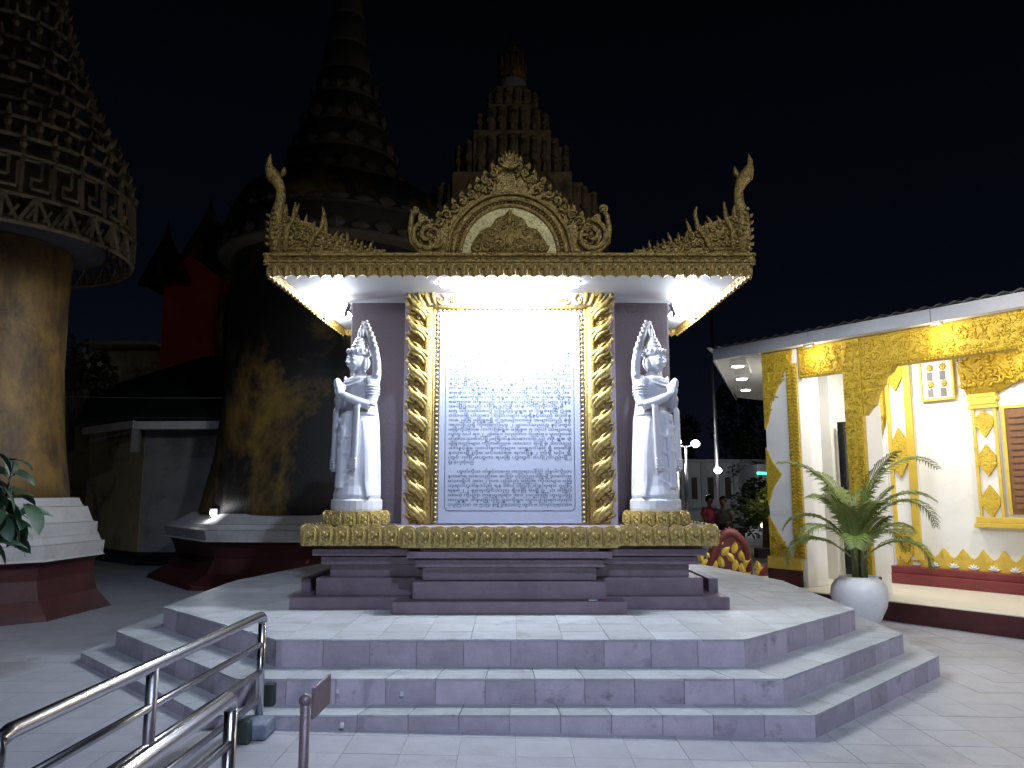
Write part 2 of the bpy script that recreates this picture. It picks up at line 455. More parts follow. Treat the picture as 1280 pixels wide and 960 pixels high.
# ------------------------------------------------------------------ stepped platform
plat = thing('stepped_platform', 'three stepped octagonal tiled platform of pinkish risers carrying the inscription shrine', 'platform', (0, 7.9, 0))
for nm, poly, z1, z0 in (('upper_core', TOP, TOPZ - .012, MIDZ - .02), ('middle_core', MID, MIDZ - .012, LOWZ - .02), ('lower_core', LOW, LOWZ - .012, -.12)):
    part(nm, M().prism(offset(poly, -.016), z0, z1, 'xy'), GROUT, plat)
SH = (-1.72, 1.68, 6.62, 8.1)
fullm = {}
for ix in range(-12, 12):
    for iy in range(0, 20):
        x0, y0 = ix * .3 + .03, 5.165 + iy * .3
        if x0 > SH[0] and x0 + .3 < SH[1] and y0 > SH[2] and y0 + .3 < SH[3]: continue
        q = clip([(x0 + .0015, y0 + .0015), (x0 + .2985, y0 + .0015), (x0 + .2985, y0 + .2985), (x0 + .0015, y0 + .2985)], offset(TOP, .006))
        if len(q) < 3 or area(q) < .004: continue
        part('platform_tile', M().prism(q, TOPZ - .012, TOPZ + R.uniform(-.0012, .0004), 'xy'), TREAD, plat)


def edge_tiles(poly, inner, z1, z0, rn, tn, edges):
    for i in edges:
        a, b = Vector(poly[i]), Vector(poly[(i + 1) % len(poly)])
        e_ = (b - a); Ln = e_.length; e_.normalize(); nrm = Vector((e_.y, -e_.x))
        k = max(1, round(Ln / .30)); st = Ln / k; ang = atan2(e_.y, e_.x)
        for j in range(k):
            m = M().box(-st / 2 + .0015, st / 2 - .0015, -.003, .014, z0, z1 - .0135)
            c = a + e_ * (st * (j + .5)) - nrm * .0
            o = part(rn, m, RISER, plat)
            o.location = (c.x - 0, c.y - 7.9 - 0, R.uniform(-.0005, .0005)); o.rotation_euler = (0, 0, ang)
            # vertices were offset by the origin: cancel
            for v in o.data.vertices: v.co += Vector((0, 7.9, 0))
        if inner is None: continue
        c0, c1 = Vector(inner[i]), Vector(inner[(i + 1) % len(inner)])
        for j in range(k):
            t0, t1 = j / k + .0025 / Ln, (j + 1) / k - .0025 / Ln
            q = [a.lerp(b, t0) + nrm * .004, a.lerp(b, t1) + nrm * .004, c0.lerp(c1, t1), c0.lerp(c1, t0)]
            part(tn, M().prism([tuple(p) for p in q], z1 - .012, z1 + R.uniform(-.001, .0003), 'xy'), TREAD, plat)


# edges: 7 = front, 0/6 diagonals, 1/5 flanks
edge_tiles(TOP, None, TOPZ, MIDZ - .012, 'upper_riser_tile', '', (7, 0, 6, 1, 5))
edge_tiles(MID, offset(TOP, -.01), MIDZ, LOWZ - .012, 'middle_riser_tile', 'middle_tread_tile', (7, 0, 6, 1, 5))
edge_tiles(LOW, offset(MID, -.01), LOWZ, -.10, 'lower_riser_tile', 'lower_tread_tile', (7, 0, 6, 1, 5))
# dark box put in as the post's shadow, and paper scraps lying on the steps
solo('post_shadow_box', M().bbox(-1.48, -1.415, 4.80, 4.858, LOWZ + .002, .198, .004), DARKB, 'post shadow shaped as a small dark green box against the middle riser beside the railing end post', 'box', org=(-1.447, 4.83, LOWZ + .002))

for k, (x, y, z, lab) in enumerate(((-1.045, 4.853, .150, 'tiny white fleck on the middle riser, leftmost of the specks'), (-.66, 4.853, .135, 'tiny white fleck on the middle riser right of the plate post'), (-.96, 4.600, .028, 'tiny white fleck low on the bottom riser'))):
    solo('paper_scrap', M().bbox(x - .010, x + .010, y - .012, y + .004, z - .014, z + .012, .003), MARB, lab, 'scrap', org=(x, y, z))
solo('paper_scrap', M().bbox(.60, .67, 6.235, 6.265, .4875, .494, .002), MARB, 'small white scrap lying on the shrine\'s lowest plinth course', 'scrap', org=(.63, 6.25, .4875))

# ------------------------------------------------------------------ the shrine
SO = (-.02, 7.3, TOPZ)
shrine = thing('inscription_shrine', 'brightly lit gold and mauve shrine with marble inscription slab under a wide ornate canopy', 'shrine', SO)
C = -.02
courses = [  # name, centre half width, centre front y, side half width, side front y, z0, z1, material
    ('base_course', .915, 6.20, 1.785, 6.45, .3905, .487, PLINTH),
    ('lower_course', .77, 6.30, 1.60, 6.56, .487, .630, PLINTH),
    ('plinth_die', .70, 6.37, 1.50, 6.62, .630, .737, PLINTH),
    ('lower_cornice', .755, 6.31, 1.565, 6.56, .737, .800, PLINTH),
    ('upper_cornice', .815, 6.25, 1.625, 6.50, .812, .868, PLINTH),
]
for nm, cw, cy, sw, sy, z0, z1, mt in courses:
    part(nm, M().bbox(C - sw, C + sw, sy, 8.15, z0, z1, .006), mt, shrine)
    part(nm, M().bbox(C - cw, C + cw, cy, sy + .1, z0, z1 - .003, .006), mt, shrine)
part('cornice_neck', M().box(C - 1.53, C + 1.53, 6.6, 8.1, .79, .92).box(C - .72, C + .72, 6.35, 6.7, .79, .917), PLINTH, shrine)
for sgn in (-1, 1):   # low kerb block along each flank
    part('flank_kerb', M().bbox(C + sgn * 1.70, C + sgn * 1.78, 6.78, 8.1, .4875, .60, .005), PLINTH, shrine)
part('ledge', M().bbox(C - 1.69, C + 1.69, 6.45, 8.2, .90, 1.052, .01), MAUVE, shrine)
part('ledge', M().bbox(C - .845, C + .845, 6.25, 6.6, .90, 1.055, .01), MAUVE, shrine)


def petal_mesh(w, h, d):
    m = M(); n = 8; pts = [(-w / 2 + .002, 0), (w / 2 - .002, 0)]
    for i in range(n + 1):
        q = pi * i / n; pts.append((cos(q) * (w / 2 - .002), h - w * .28 + sin(q) * w * .28))
    m.prism(pts, -d * .5, 0)
    m.prism([(x * .78, z * .86 + h * .05) for x, z in pts], -d * .85, -d * .3)
    for i in range(4): m.sph((.012 * (1 if i % 2 else -1), -d * .9, h * (.62 - i * .13)), (.014, .012, .017), 6, 4)
    m.leaf(-w * .33, h * .15, pi / 2, h * .6, .03, -d * .85, .008); m.leaf(w * .33, h * .15, pi / 2, h * .6, .03, -d * .85, .008)
    return m.mesh('ledge_petal', GOLDF)


pm = petal_mesh(.1225, .172, .05)
for i in range(14): inst('ledge_petal', pm, shrine, (C - .86 + .1228 * (i + .5), 6.25, .893))
for sgn in (-1, 1):
    for i in range(6): inst('ledge_petal', pm, shrine, (C + sgn * (.905 + .1325 * (i + .5)), 6.45, .896), scale=(1.08, 1, 1))
    for i in range(12): inst('ledge_petal', pm, shrine, (C + sgn * 1.69, 6.50 + .1325 * (i + .5), .896), (0, 0, sgn * pi / 2), (1.08, 1, 1))
    for i in range(2): inst('ledge_petal', pm, shrine, (C + sgn * .845, 6.28 + .12 * (i + .5), .894), (0, 0, sgn * pi / 2))

# body
part('side_wall', M().bbox(C - 1.49, C + 1.49, 7.12, 7.72, 1.045, 3.10, .01), MAUVE, shrine)
part('central_wall', M().bbox(C - .935, C + .935, 6.76, 8.0, 1.048, 3.10, .008), MAUVEL, shrine)
# marble slab and inscription
part('marble_slab', M().bbox(C - .618, C + .618, 6.735, 6.77, 1.064, 2.915, .004), SLAB, shrine)


def rrect(x0, x1, z0, z1, r, y, th):
    p = []
    for cx, cz, q0 in ((x1 - r, z1 - r, 0), (x0 + r, z1 - r, pi / 2), (x0 + r, z0 + r, pi), (x1 - r, z0 + r, 1.5 * pi)):
        for i in range(5): p.append((cx + r * cos(q0 + i * pi / 8), y, cz + r * sin(q0 + i * pi / 8)))
    p.append(p[0]); return M().tube(p, th, 4, .5)


part('engraved_border', rrect(C - .562, C + .562, 1.175, 2.80, .04, 6.7345, .0035), INK, shrine)
syl = ['ကို', 'သည်', 'မင်း', 'တော်', 'ဘုရား', 'ရှိ', 'မြို့', 'နှင့်', 'ပြု', 'သော', 'များ', 'ခဲ့', 'ကြီး', 'လှူ', 'ဒါန', 'စေ', 'တီ', 'ရွှေ', 'ဂူ', 'အ', 'က', 'ထ', 'ပါ', 'သည', 'မှာ', 'လေ', 'နေ', 'ဝ', 'ဟူ', 'ရ', 'သာ', 'သ', 'န', 'ပြီး', 'တွင်', 'ဖြစ်', 'အား', 'ဗ', 'ဓ', '၁', '၂', '၅']
NL = 0
for li in range(38):
    z = 2.715 - li * .0405
    if li in (29,): continue
    if z < 1.19: break
    words = ''; tgt = 34 if li not in (28, 3) else 13
    if li == 30: words = '      '
    if li == 0: words = '                '; tgt = 20
    n_ = 0
    while n_ < tgt:
        k = R.randint(1, 4)
        w_ = ''.join(R.choice(syl) for _ in range(k)); words += w_ + ' '; n_ += len(w_) * .78 + 1
    cu = bpy.data.curves.new('inscription_line', 'FONT'); cu.body = words.strip() if li not in (0, 30) else words.rstrip()
    cu.size = .0315; cu.extrude = .0; cu.resolution_u = 2; cu.fill_mode = 'FRONT'; cu.offset = .0004
    o = bpy.data.objects.new('inscription_tmp', cu); COL.objects.link(o)
    bpy.context.view_layer.update()
    me = bpy.data.meshes.new_from_object(o.evaluated_get(bpy.context.evaluated_depsgraph_get())); me.name = 'inscription_line'
    me.materials.clear(); me.materials.append(INK)
    bpy.data.objects.remove(o)
    o = bpy.data.objects.new('inscription_line', me); COL.objects.link(o); o.parent = shrine
    o['kind'] = 'stuff'; o.location = (C - .535 - SO[0], 6.7335 - SO[1], z - SO[2]); o.rotation_euler = (pi / 2, 0, 0)
    wd = max(v.co.x for v in me.vertices) if len(me.vertices) else 0
    if wd > .01 and li not in (0, 3, 28): o.scale = (min(1.9, 1.07 / wd), 1, 1)
    elif wd > .5: o.scale = (.5 / wd, 1, 1)
    if li == 30: o.scale = (1.07 / wd, 1, 1)

# gilded frame of the slab
fr = M()
for sgn in (-1, 1):
    x = C + sgn * .715
    fr.tube([(x, 6.742, 1.062), (x, 6.742, 2.96)], [.036, .036], 8, .7)
    fr.tube([(x - sgn * .045, 6.745, 1.062), (x - sgn * .045, 6.745, 2.95)], [.014, .014], 6)
fr.tube([(C - .735, 6.742, 2.965), (C + .735, 6.742, 2.965)], [.022, .022], 8, .9)
part('frame_moulding', fr, GOLDF, shrine, True)
bd = M()
nb = 46
for i in range(nb):
    z = 1.075 + i * (1.86 / nb)
    for sgn in (-1, 1): bd.sph((C + sgn * .640, 6.735, z), (.016, .016, .014), 6, 4)
for i in range(32): bd.sph((C - .62 + i * .04, 6.735, 2.932), .013, 6, 4)
part('beading', bd, GOLDF, shrine, True, kind='stuff')


def acanthus():
    "carved leaf sweeping from the inner moulding below up to an outer tip, three ribs, with a curl and bud tucked above"
    m = M()
    for o_, w, ln in ((0, 1.0, 1.0), (.030, .75, .80), (-.028, .75, .86)):
        P = []; Rr = []
        for i in range(11):
            t = i / 10
            x = .082 - .150 * t * ln + o_ * .75; z = -.120 + .200 * t * ln + .014 * sin(2.0 * pi * t) + o_ * .62
            P.append((x, -.010 - .028 * sin(pi * t), z)); Rr.append(.0235 * w * (.35 + .8 * sin(pi * min(1, .1 + t * .9))))
        m.tube(P, Rr, 6, .9)
    m.leaf(-.062, .055, pi * .62, .075, .04, -.004, .024, -.5)
    m.scroll(-.034, -.045, .034, -.008, 1.25, pi * .6, 1, .0125)
    m.scroll(.012, .058 + .03, .030, -.008, 1.1, -pi * .1, 1, .011)
    m.leaf(-.015, -.085, pi * .80, .085, .034, -.006, .022, .5)
    m.leaf(.07, .085, pi * .78, .10, .036, -.006, .022, .4)
    m.leaf(.03, .0, pi * .70, .10, .026, -.02, .022, .3)
    return m.mesh('carved_leaf', GOLDF, True)


bk_ = M()
for sgn in (-1, 1):
    pts = [(C + sgn * .74, 1.064), (C + sgn * .74, 2.985)]
    for i in range(60, -1, -1):
        z = 1.064 + i * (1.92 / 60); pts.append((C + sgn * (.868 + .018 * abs(sin(i * pi / 6.2))), z))
    bk_.prism(pts, 6.752, 6.762)
part('frame_backing', bk_, GOLD, shrine, kind='stuff')
am = acanthus()
nL = 10
for i in range(nL):
    z = 1.19 + i * .199
    for sgn in (-1, 1):
        inst('carved_leaf', am, shrine, (C + sgn * .818, 6.756, z), (0, 0, 0), (1.14 if sgn < 0 else -1.14, 1.1, 1))
cm = M()
for sgn in (-1, 1):
    for k in range(5):
        cm.leaf(C + sgn * (.66 + .045 * k), 2.99 - .012 * k, pi / 2 - sgn * (.35 + .16 * k), .19 - .012 * k, .055, 6.75, .03, sgn * .5); cm.leaf(C + sgn * (.84 - .01 * k), 2.90 + .02 * k, pi / 2 - sgn * (.1 + .1 * k), .14, .045, 6.75, .03, -sgn * .3)
    cm.scroll(C + sgn * .62, 3.035, .05, 6.745, 1.3, pi / 2, sgn, .014)
    cm.scroll(C + sgn * .50, 3.03, .04, 6.745, 1.2, 0, -sgn, .012)
for k in range(9):
    x = C - .42 + k * .105; cm.scroll(x, 3.035, .036, 6.745, 1.2, k, 1 if k % 2 else -1, .011)
part('frame_cresting', cm, GOLDF, shrine, True, kind='stuff')

# canopy
RF = [(C - 1.93, 6.0), (C + 1.93, 6.0), (C + 1.82, 8.35), (C - 1.82, 8.35)]
part('soffit', M().prism([(x * .985, y + (.03 if y < 7 else -.03)) for x, y in RF], 3.098, 3.128, 'xy'), SOFF, shrine)
part('canopy_roof', M().prism(offset(RF, .0), 3.20, 3.226, 'xy'), GOLD, shrine)


def scallop_mesh(w, h):
    r = w / 2; pts = [(-r + .001, 0), (r - .001, 0)]; n = 6
    for i in range(n + 1):
        x = r - .001 - i * r / n; pts.append((x, -h + sqrt(max(0, r * r - (x - r) ** 2)) * .55))
    for i in range(1, n + 1):
        x = -i * (r - .001) / n; pts.append((x, -h + sqrt(max(0, r * r - (x + r) ** 2)) * .55))
    m = M().prism(pts, -.012, .006)
    m.leaf(0, -h * .9, pi / 2, h * .85, w * .55, -.012, .014); m.leaf(-r * .7, -h * .05, -pi / 2, h * .5, .02, -.012, .008); m.leaf(r * .7, -h * .05, -pi / 2, h * .5, .02, -.012, .008)
    return m.mesh('fringe_scallop', GOLD)


sm_ = scallop_mesh(.0935, .112)
for a, b in ((RF[0], RF[1]), (RF[1], RF[2]), (RF[2], RF[3]), (RF[3], RF[0])):
    A, B = Vector(a), Vector(b); e_ = B - A; Ln = e_.length; e_.normalize(); ang = atan2(e_.y, e_.x); k = round(Ln / .0935)
    i0 = 0; fm = M()
    prof = [(-.016, 3.128), (-.016, 3.146), (-.028, 3.150), (-.028, 3.160), (-.012, 3.166), (-.012, 3.196), (-.034, 3.202), (-.034, 3.222), (.05, 3.222), (.05, 3.128)]
    e0, e1 = -.034, Ln + .034
    vs = [(e0 if q[0] < 0 else 0, q[0], q[1]) for q in prof] + [(e1 if q[0] < 0 else Ln, q[0], q[1]) for q in prof]
    n = len(prof); fs = [tuple(range(n)), tuple(range(2 * n - 1, n - 1, -1))] + [(i, i + n, (i + 1) % n + n, (i + 1) % n) for i in range(n)]
    fm.add(vs, fs)
    for j in range(int(Ln / .085)): fm.leaf((j + .2) * .085, 3.181, 0, .065, .024, -.012, .010)
    fm.xf(0, Matrix.Translation((A.x, A.y, 0)) @ Matrix.Rotation(ang, 4, 'Z'))
    part('fascia', fm, GOLD, shrine)
    for j in range(k):
        c = A + e_ * (Ln * (j + .5) / k)
        inst('fringe_scallop', sm_, shrine, (c.x, c.y, 3.132), (0, 0, ang))

# pediment ------------------------------------------------
PY = 6.03
half = [(0, 4.045), (.10, 3.97), (.22, 3.87), (.34, 3.76), (.46, 3.62), (.58, 3.52), (.66, 3.50), (.72, 3.56), (.79, 3.60), (.80, 3.50), (.80, 3.38), (.74, 3.26), (.64, 3.225), (0, 3.225)]
out = [(C + x, z) for x, z in half] + [(C - x, z) for x, z in half[-2:0:-1]]
pd_ = M().prism([(C + (x - C) * .93, 3.225 + (z - 3.225) * .95) for x, z in out], PY, PY + .05)
pediment = part('pediment', pd_, GOLD, shrine)
am_ = M()
for rr, th, yy in ((.505, .017, .012), (.455, .024, .018), (.395, .018, .02)):
    p = [(C + rr * cos(q) * 1.0, PY - yy, 3.225 + (rr * .98 + .02) * sin(q)) for q in [pi * i / 28 for i in range(29)]]
    am_.tube(p, th, 6)
part('arch_moulding', am_, GOLD, pediment, True)
ap = [(C + .385 * cos(pi * i / 24), 3.225 + .395 * sin(pi * i / 24)) for i in range(25)]
part('arch_field', M().prism(ap, PY - .018, PY - .002), GOLDF, pediment)
tym = M()
tp = [(-.30, 3.226), (.30, 3.226), (.31, 3.29), (.265, 3.37), (.22, 3.43), (.15, 3.45), (.11, 3.52), (.04, 3.55), (0, 3.60), (-.04, 3.55), (-.11, 3.52), (-.15, 3.45), (-.22, 3.43), (-.265, 3.37), (-.31, 3.29)]
tym.prism([(C + x, z) for x, z in tp], PY - .03, PY - .01)
for sgn in (-1, 1):
    for (x, z, r, t, st) in ((.08, 3.31, .055, 1.6, 0), (.19, 3.29, .05, 1.5, 2), (.14, 3.40, .04, 1.3, 1), (.26, 3.27, .032, 1.2, 3), (.05, 3.46, .03, 1.2, 2), (.22, 3.37, .028, 1.2, 0)):
        tym.scroll(C + sgn * x, z, r, PY - .03, t, st if sgn > 0 else pi - st, sgn, .011)
    for k in range(7): tym.leaf(C + sgn * (.03 + k * .042), 3.245, pi / 2 + sgn * R.uniform(-.9, .3), .06, .026, PY - .03, .012)
tym.sph((C, PY - .035, 3.50), (.022, .02, .035), 8, 6); tym.sph((C, PY - .035, 3.33), (.04, .02, .055), 8, 6)
for k in range(9): tym.leaf(C, 3.50, pi * k / 8, .055, .018, PY - .03, .01)
part('tympanum_carving', tym, GOLD, pediment, True)
cv = M()
for sgn in (-1, 1):
    # the big end volutes
    cv.scroll(C + sgn * .655, 3.375, .14, PY - .01, 1.7, pi / 2 + (0 if sgn > 0 else 0), -sgn, .026, 7, .03, 26)
    cv.scroll(C + sgn * .60, 3.33, .065, PY - .025, 1.2, 0, sgn, .016)
    cv.tube([(C + sgn * x, PY - .01, z) for x, z in ((.50, 3.235), (.62, 3.228), (.72, 3.25), (.79, 3.33), (.805, 3.44), (.79, 3.55), (.755, 3.605), (.735, 3.58))], [.02, .024, .026, .026, .024, .022, .018, .012], 6)
    cv.scroll(C + sgn * .765, 3.60, .036, PY - .01, 1.2, pi, -sgn, .016)
    # rising scrolls on the raking edge
    for k in range(9):
        t = k / 8; x = .57 - .50 * t; z = 3.50 + .47 * t ** 1.02
        cv.scroll(C + sgn * x, z, .043 - .008 * t, PY - .012, 1.35, R.uniform(0, 6), sgn * (1 if k % 2 else -1), .0145)
        cv.leaf(C + sgn * (x + .012), z + .028, pi / 2 - sgn * R.uniform(.0, .7), R.uniform(.05, .075), .036, PY, .026, sgn * .6, back=.02)
        cv.leaf(C + sgn * (x + .05), z - .005, pi / 2 - sgn * R.uniform(.5, 1.2), R.uniform(.04, .06), .032, PY, .024, sgn * .6, back=.02)
    for k in range(26):
        t = R.random(); x = .56 - .50 * t; z = 3.40 + .47 * t + R.uniform(-.01, .07)
        if (x / .53) ** 2 + ((z - 3.225) / .53) ** 2 < 1.02: continue
        cv.leaf(C + sgn * x, z, R.uniform(0, 6.28), R.uniform(.03, .06), .026, PY - .008, .022, R.uniform(-1, 1))
    for k in range(22):
        q = pi * (.04 + .46 * k / 21); cv.sph((C + sgn * .425 * cos(q), PY - .022, 3.225 + .43 * sin(q)), (.011, .012, .011), 5, 4)
    for k in range(9): cv.leaf(C + sgn * (.66 + R.uniform(-.09, .09)), 3.38 + R.uniform(-.1, .1), R.uniform(0, 6.28), .05, .024, PY - .012, .024)
# crowning finial
for k in range(11):
    a = pi * (.0 + k / 10); cv.leaf(C, 3.985, a, .085 + .045 * sin(a), .045, PY - .005, .03, 0, back=.02)
for k in range(7):
    a = pi * (.15 + .7 * k / 6); cv.leaf(C, 3.94, a, .09 + .03 * sin(a), .045, PY - .03, .03, 0)
cv.sph((C, PY - .03, 4.02), (.035, .03, .04), 8, 6)
part('pediment_carving', cv, GOLD, pediment, True)

# corner wings
for sgn in (-1, 1):
    w = M()
    o2 = [(1.90, 3.225), (1.90, 3.56), (1.82, 3.56), (1.72, 3.52), (1.60, 3.49), (1.50, 3.42), (1.38, 3.35), (1.22, 3.285), (1.06, 3.24), (.98, 3.225)]
    w.prism([(C + sgn * x, z) for x, z in o2], PY + .0, PY + .045)
    wing = part('corner_wing', w, GOLD, shrine)
    c = M()
    for k in range(15):
        t = k / 14; x = 1.83 - .80 * t; z = 3.545 - .31 * t ** .85
        hh = .085 - .04 * t + (.075 if k in (1, 6) else .03 if k % 3 == 0 else 0)
        c.leaf(C + sgn * x, z - .03, pi / 2 + sgn * R.uniform(-.1, .4), hh + .03, .045 - .014 * t, PY + .01, .03, sgn * R.uniform(-.6, .6), back=.03)
        c.scroll(C + sgn * (x - .01), z - .02, .030 - .012 * t, PY - .004, 1.3, R.uniform(0, 6), sgn, .012 - .003 * t)
        c.sph((C + sgn * (x + .02), PY - .01, z + .012), (.014, .016, .014), 5, 4)
        if k < 9: c.scroll(C + sgn * (x - .0), z - .10 + .03 * t, .036 - .014 * t, PY - .006, 1.4, R.uniform(0, 6), -sgn, .012)
        if k < 6: c.scroll(C + sgn * x, z - .19 + .03 * t, .034, PY - .006, 1.4, R.uniform(0, 6), sgn, .012)
        if k < 4: c.scroll(C + sgn * x, z - .27, .03, PY - .006, 1.4, R.uniform(0, 6), sgn, .011)
    c.tube([(C + sgn * x, PY - .02, z) for x, z in ((1.62, 3.25), (1.585, 3.36), (1.52, 3.44), (1.50, 3.56), (1.515, 3.62))], [.03, .024, .02, .018, .008], 6)
    c.tube([(C + sgn * x, PY - .02, z) for x, z in ((1.80, 3.25), (1.80, 3.42), (1.75, 3.52), (1.735, 3.66))], [.026, .024, .02, .008], 6)
    c.tube([(C + sgn * x, PY - .02, z) for x, z in ((1.56, 3.265), (1.82, 3.265))], [.016, .016], 6)
    c.box(C + sgn * 1.88, C + sgn * 1.25, PY - .03, PY + .02, 3.225, 3.25)
    for k in range(4): c.box(C + sgn * (1.245 - .02 * k), C + sgn * (1.0), PY - .025 + .004 * k, PY + .02, 3.2255 + .004 * k, 3.235 + .01 * k)
    part('wing_carving', c, GOLD, wing, True)
    f = M()   # upswept finial at the corner
    p = [(1.88, 3.23), (1.895, 3.42), (1.89, 3.56), (1.865, 3.68), (1.865, 3.77), (1.895, 3.84), (1.94, 3.90), (1.965, 3.96), (1.985, 4.04)]
    f.tube([(C + sgn * x, PY, z) for x, z in p], [.055, .058, .055, .042, .038, .048, .058, .038, .006], 8, .8)
    f.leaf(C + sgn * 1.92, 3.84, pi / 2 - sgn * .75, .10, .06, PY - .01, .03, sgn * .5, back=.03)
    f.leaf(C + sgn * 1.865, 3.88, pi / 2 + sgn * .5, .09, .05, PY - .01, .03, -sgn * .5, back=.03)
    f.leaf(C + sgn * 1.965, 3.93, pi / 2 - sgn * .1, .15, .05, PY - .005, .02, sgn * .3, back=.02)
    for k in range(9): f.sph((C + sgn * (1.895 + R.uniform(-.03, .03)), PY - .045, 3.26 + k * .042), (.022, .018, .016), 6, 4)
    for k in range(5): f.leaf(C + sgn * 1.94, 3.30 + .06 * k, pi / 2 - sgn * .9, .05, .03, PY, .02, 0, back=.02)
    part('corner_finial', f, GOLD, wing, True)

# lamps of the shrine: LED flood bar above the slab, one flood under each end of the canopy
fx = M().bbox(C - .60, C + .60, 6.34, 6.46, 3.086, 3.0975, .002)
fixt = part('flood_lamp', fx, STEELD, shrine)
part('lamp_lens', M().bbox(C - .59, C + .59, 6.345, 6.455, 3.066, 3.0855, .006), LED, fixt)
lamp('slab_flood', 'AREA', (C, 6.40, 3.04), 100, (.84, .92, 1.0), (C, 6.78, 2.45), .80, .07)
lamp('slab_flood_glow', 'POINT', (C, 6.40, 3.0), 13, (.88, .93, 1.0), size=.15)
lamp('slab_flood_spill', 'SPOT', (C, 6.30, 3.03), 30, (.80, .88, 1.0), (C, 5.7, 0), .12, spot=155, blend=.6)
for sgn in (-1, 1):
    fixt = part('flood_lamp', M().bbox(C + sgn * 1.495, C + sgn * 1.55, 7.18, 7.62, 3.045, 3.095, .006), STEELD, shrine)
    part('lamp_lens', M().box(C + sgn * 1.551, C + sgn * 1.56, 7.20, 7.60, 3.05, 3.09), LED, fixt)
    tm_ = Matrix.Translation((C + sgn * 1.63, 7.05, 3.015)) @ Matrix.Rotation(sgn * .35, 4, 'Z') @ Matrix.Rotation(-.5, 4, 'X')
    hd = part('flood_head', M().bbox(-.12, .12, 0, .045, -.085, .085, .008).xf(0, tm_), STEELD, fixt)
    part('lamp_lens', M().bbox(-.105, .105, -.012, -.001, -.07, .07, .003).xf(0, tm_), LED, fixt)
    part('lamp_bracket', M().tube([(C + sgn * 1.63, 7.08, 3.02), (C + sgn * 1.63, 7.09, 3.10)], .012, 6), STEELD, fixt)
    lamp('wing_flood_beam', 'AREA', (C + sgn * 1.63, 7.00, 2.97), 24, (.86, .92, 1.0), (C + sgn * 2.5, 4.6, .9), .24, .18)
    lamp('wing_flood', 'AREA', (C + sgn * 1.60, 7.40, 3.00), 105, (.88, .94, 1.0), (C + sgn * 1.80, 7.38, 3.12), .40, .06)
    lamp('wing_flood_spill', 'POINT', (C + sgn * 1.70, 7.10, 2.92), 12, (.82, .90, 1.0), size=.05)

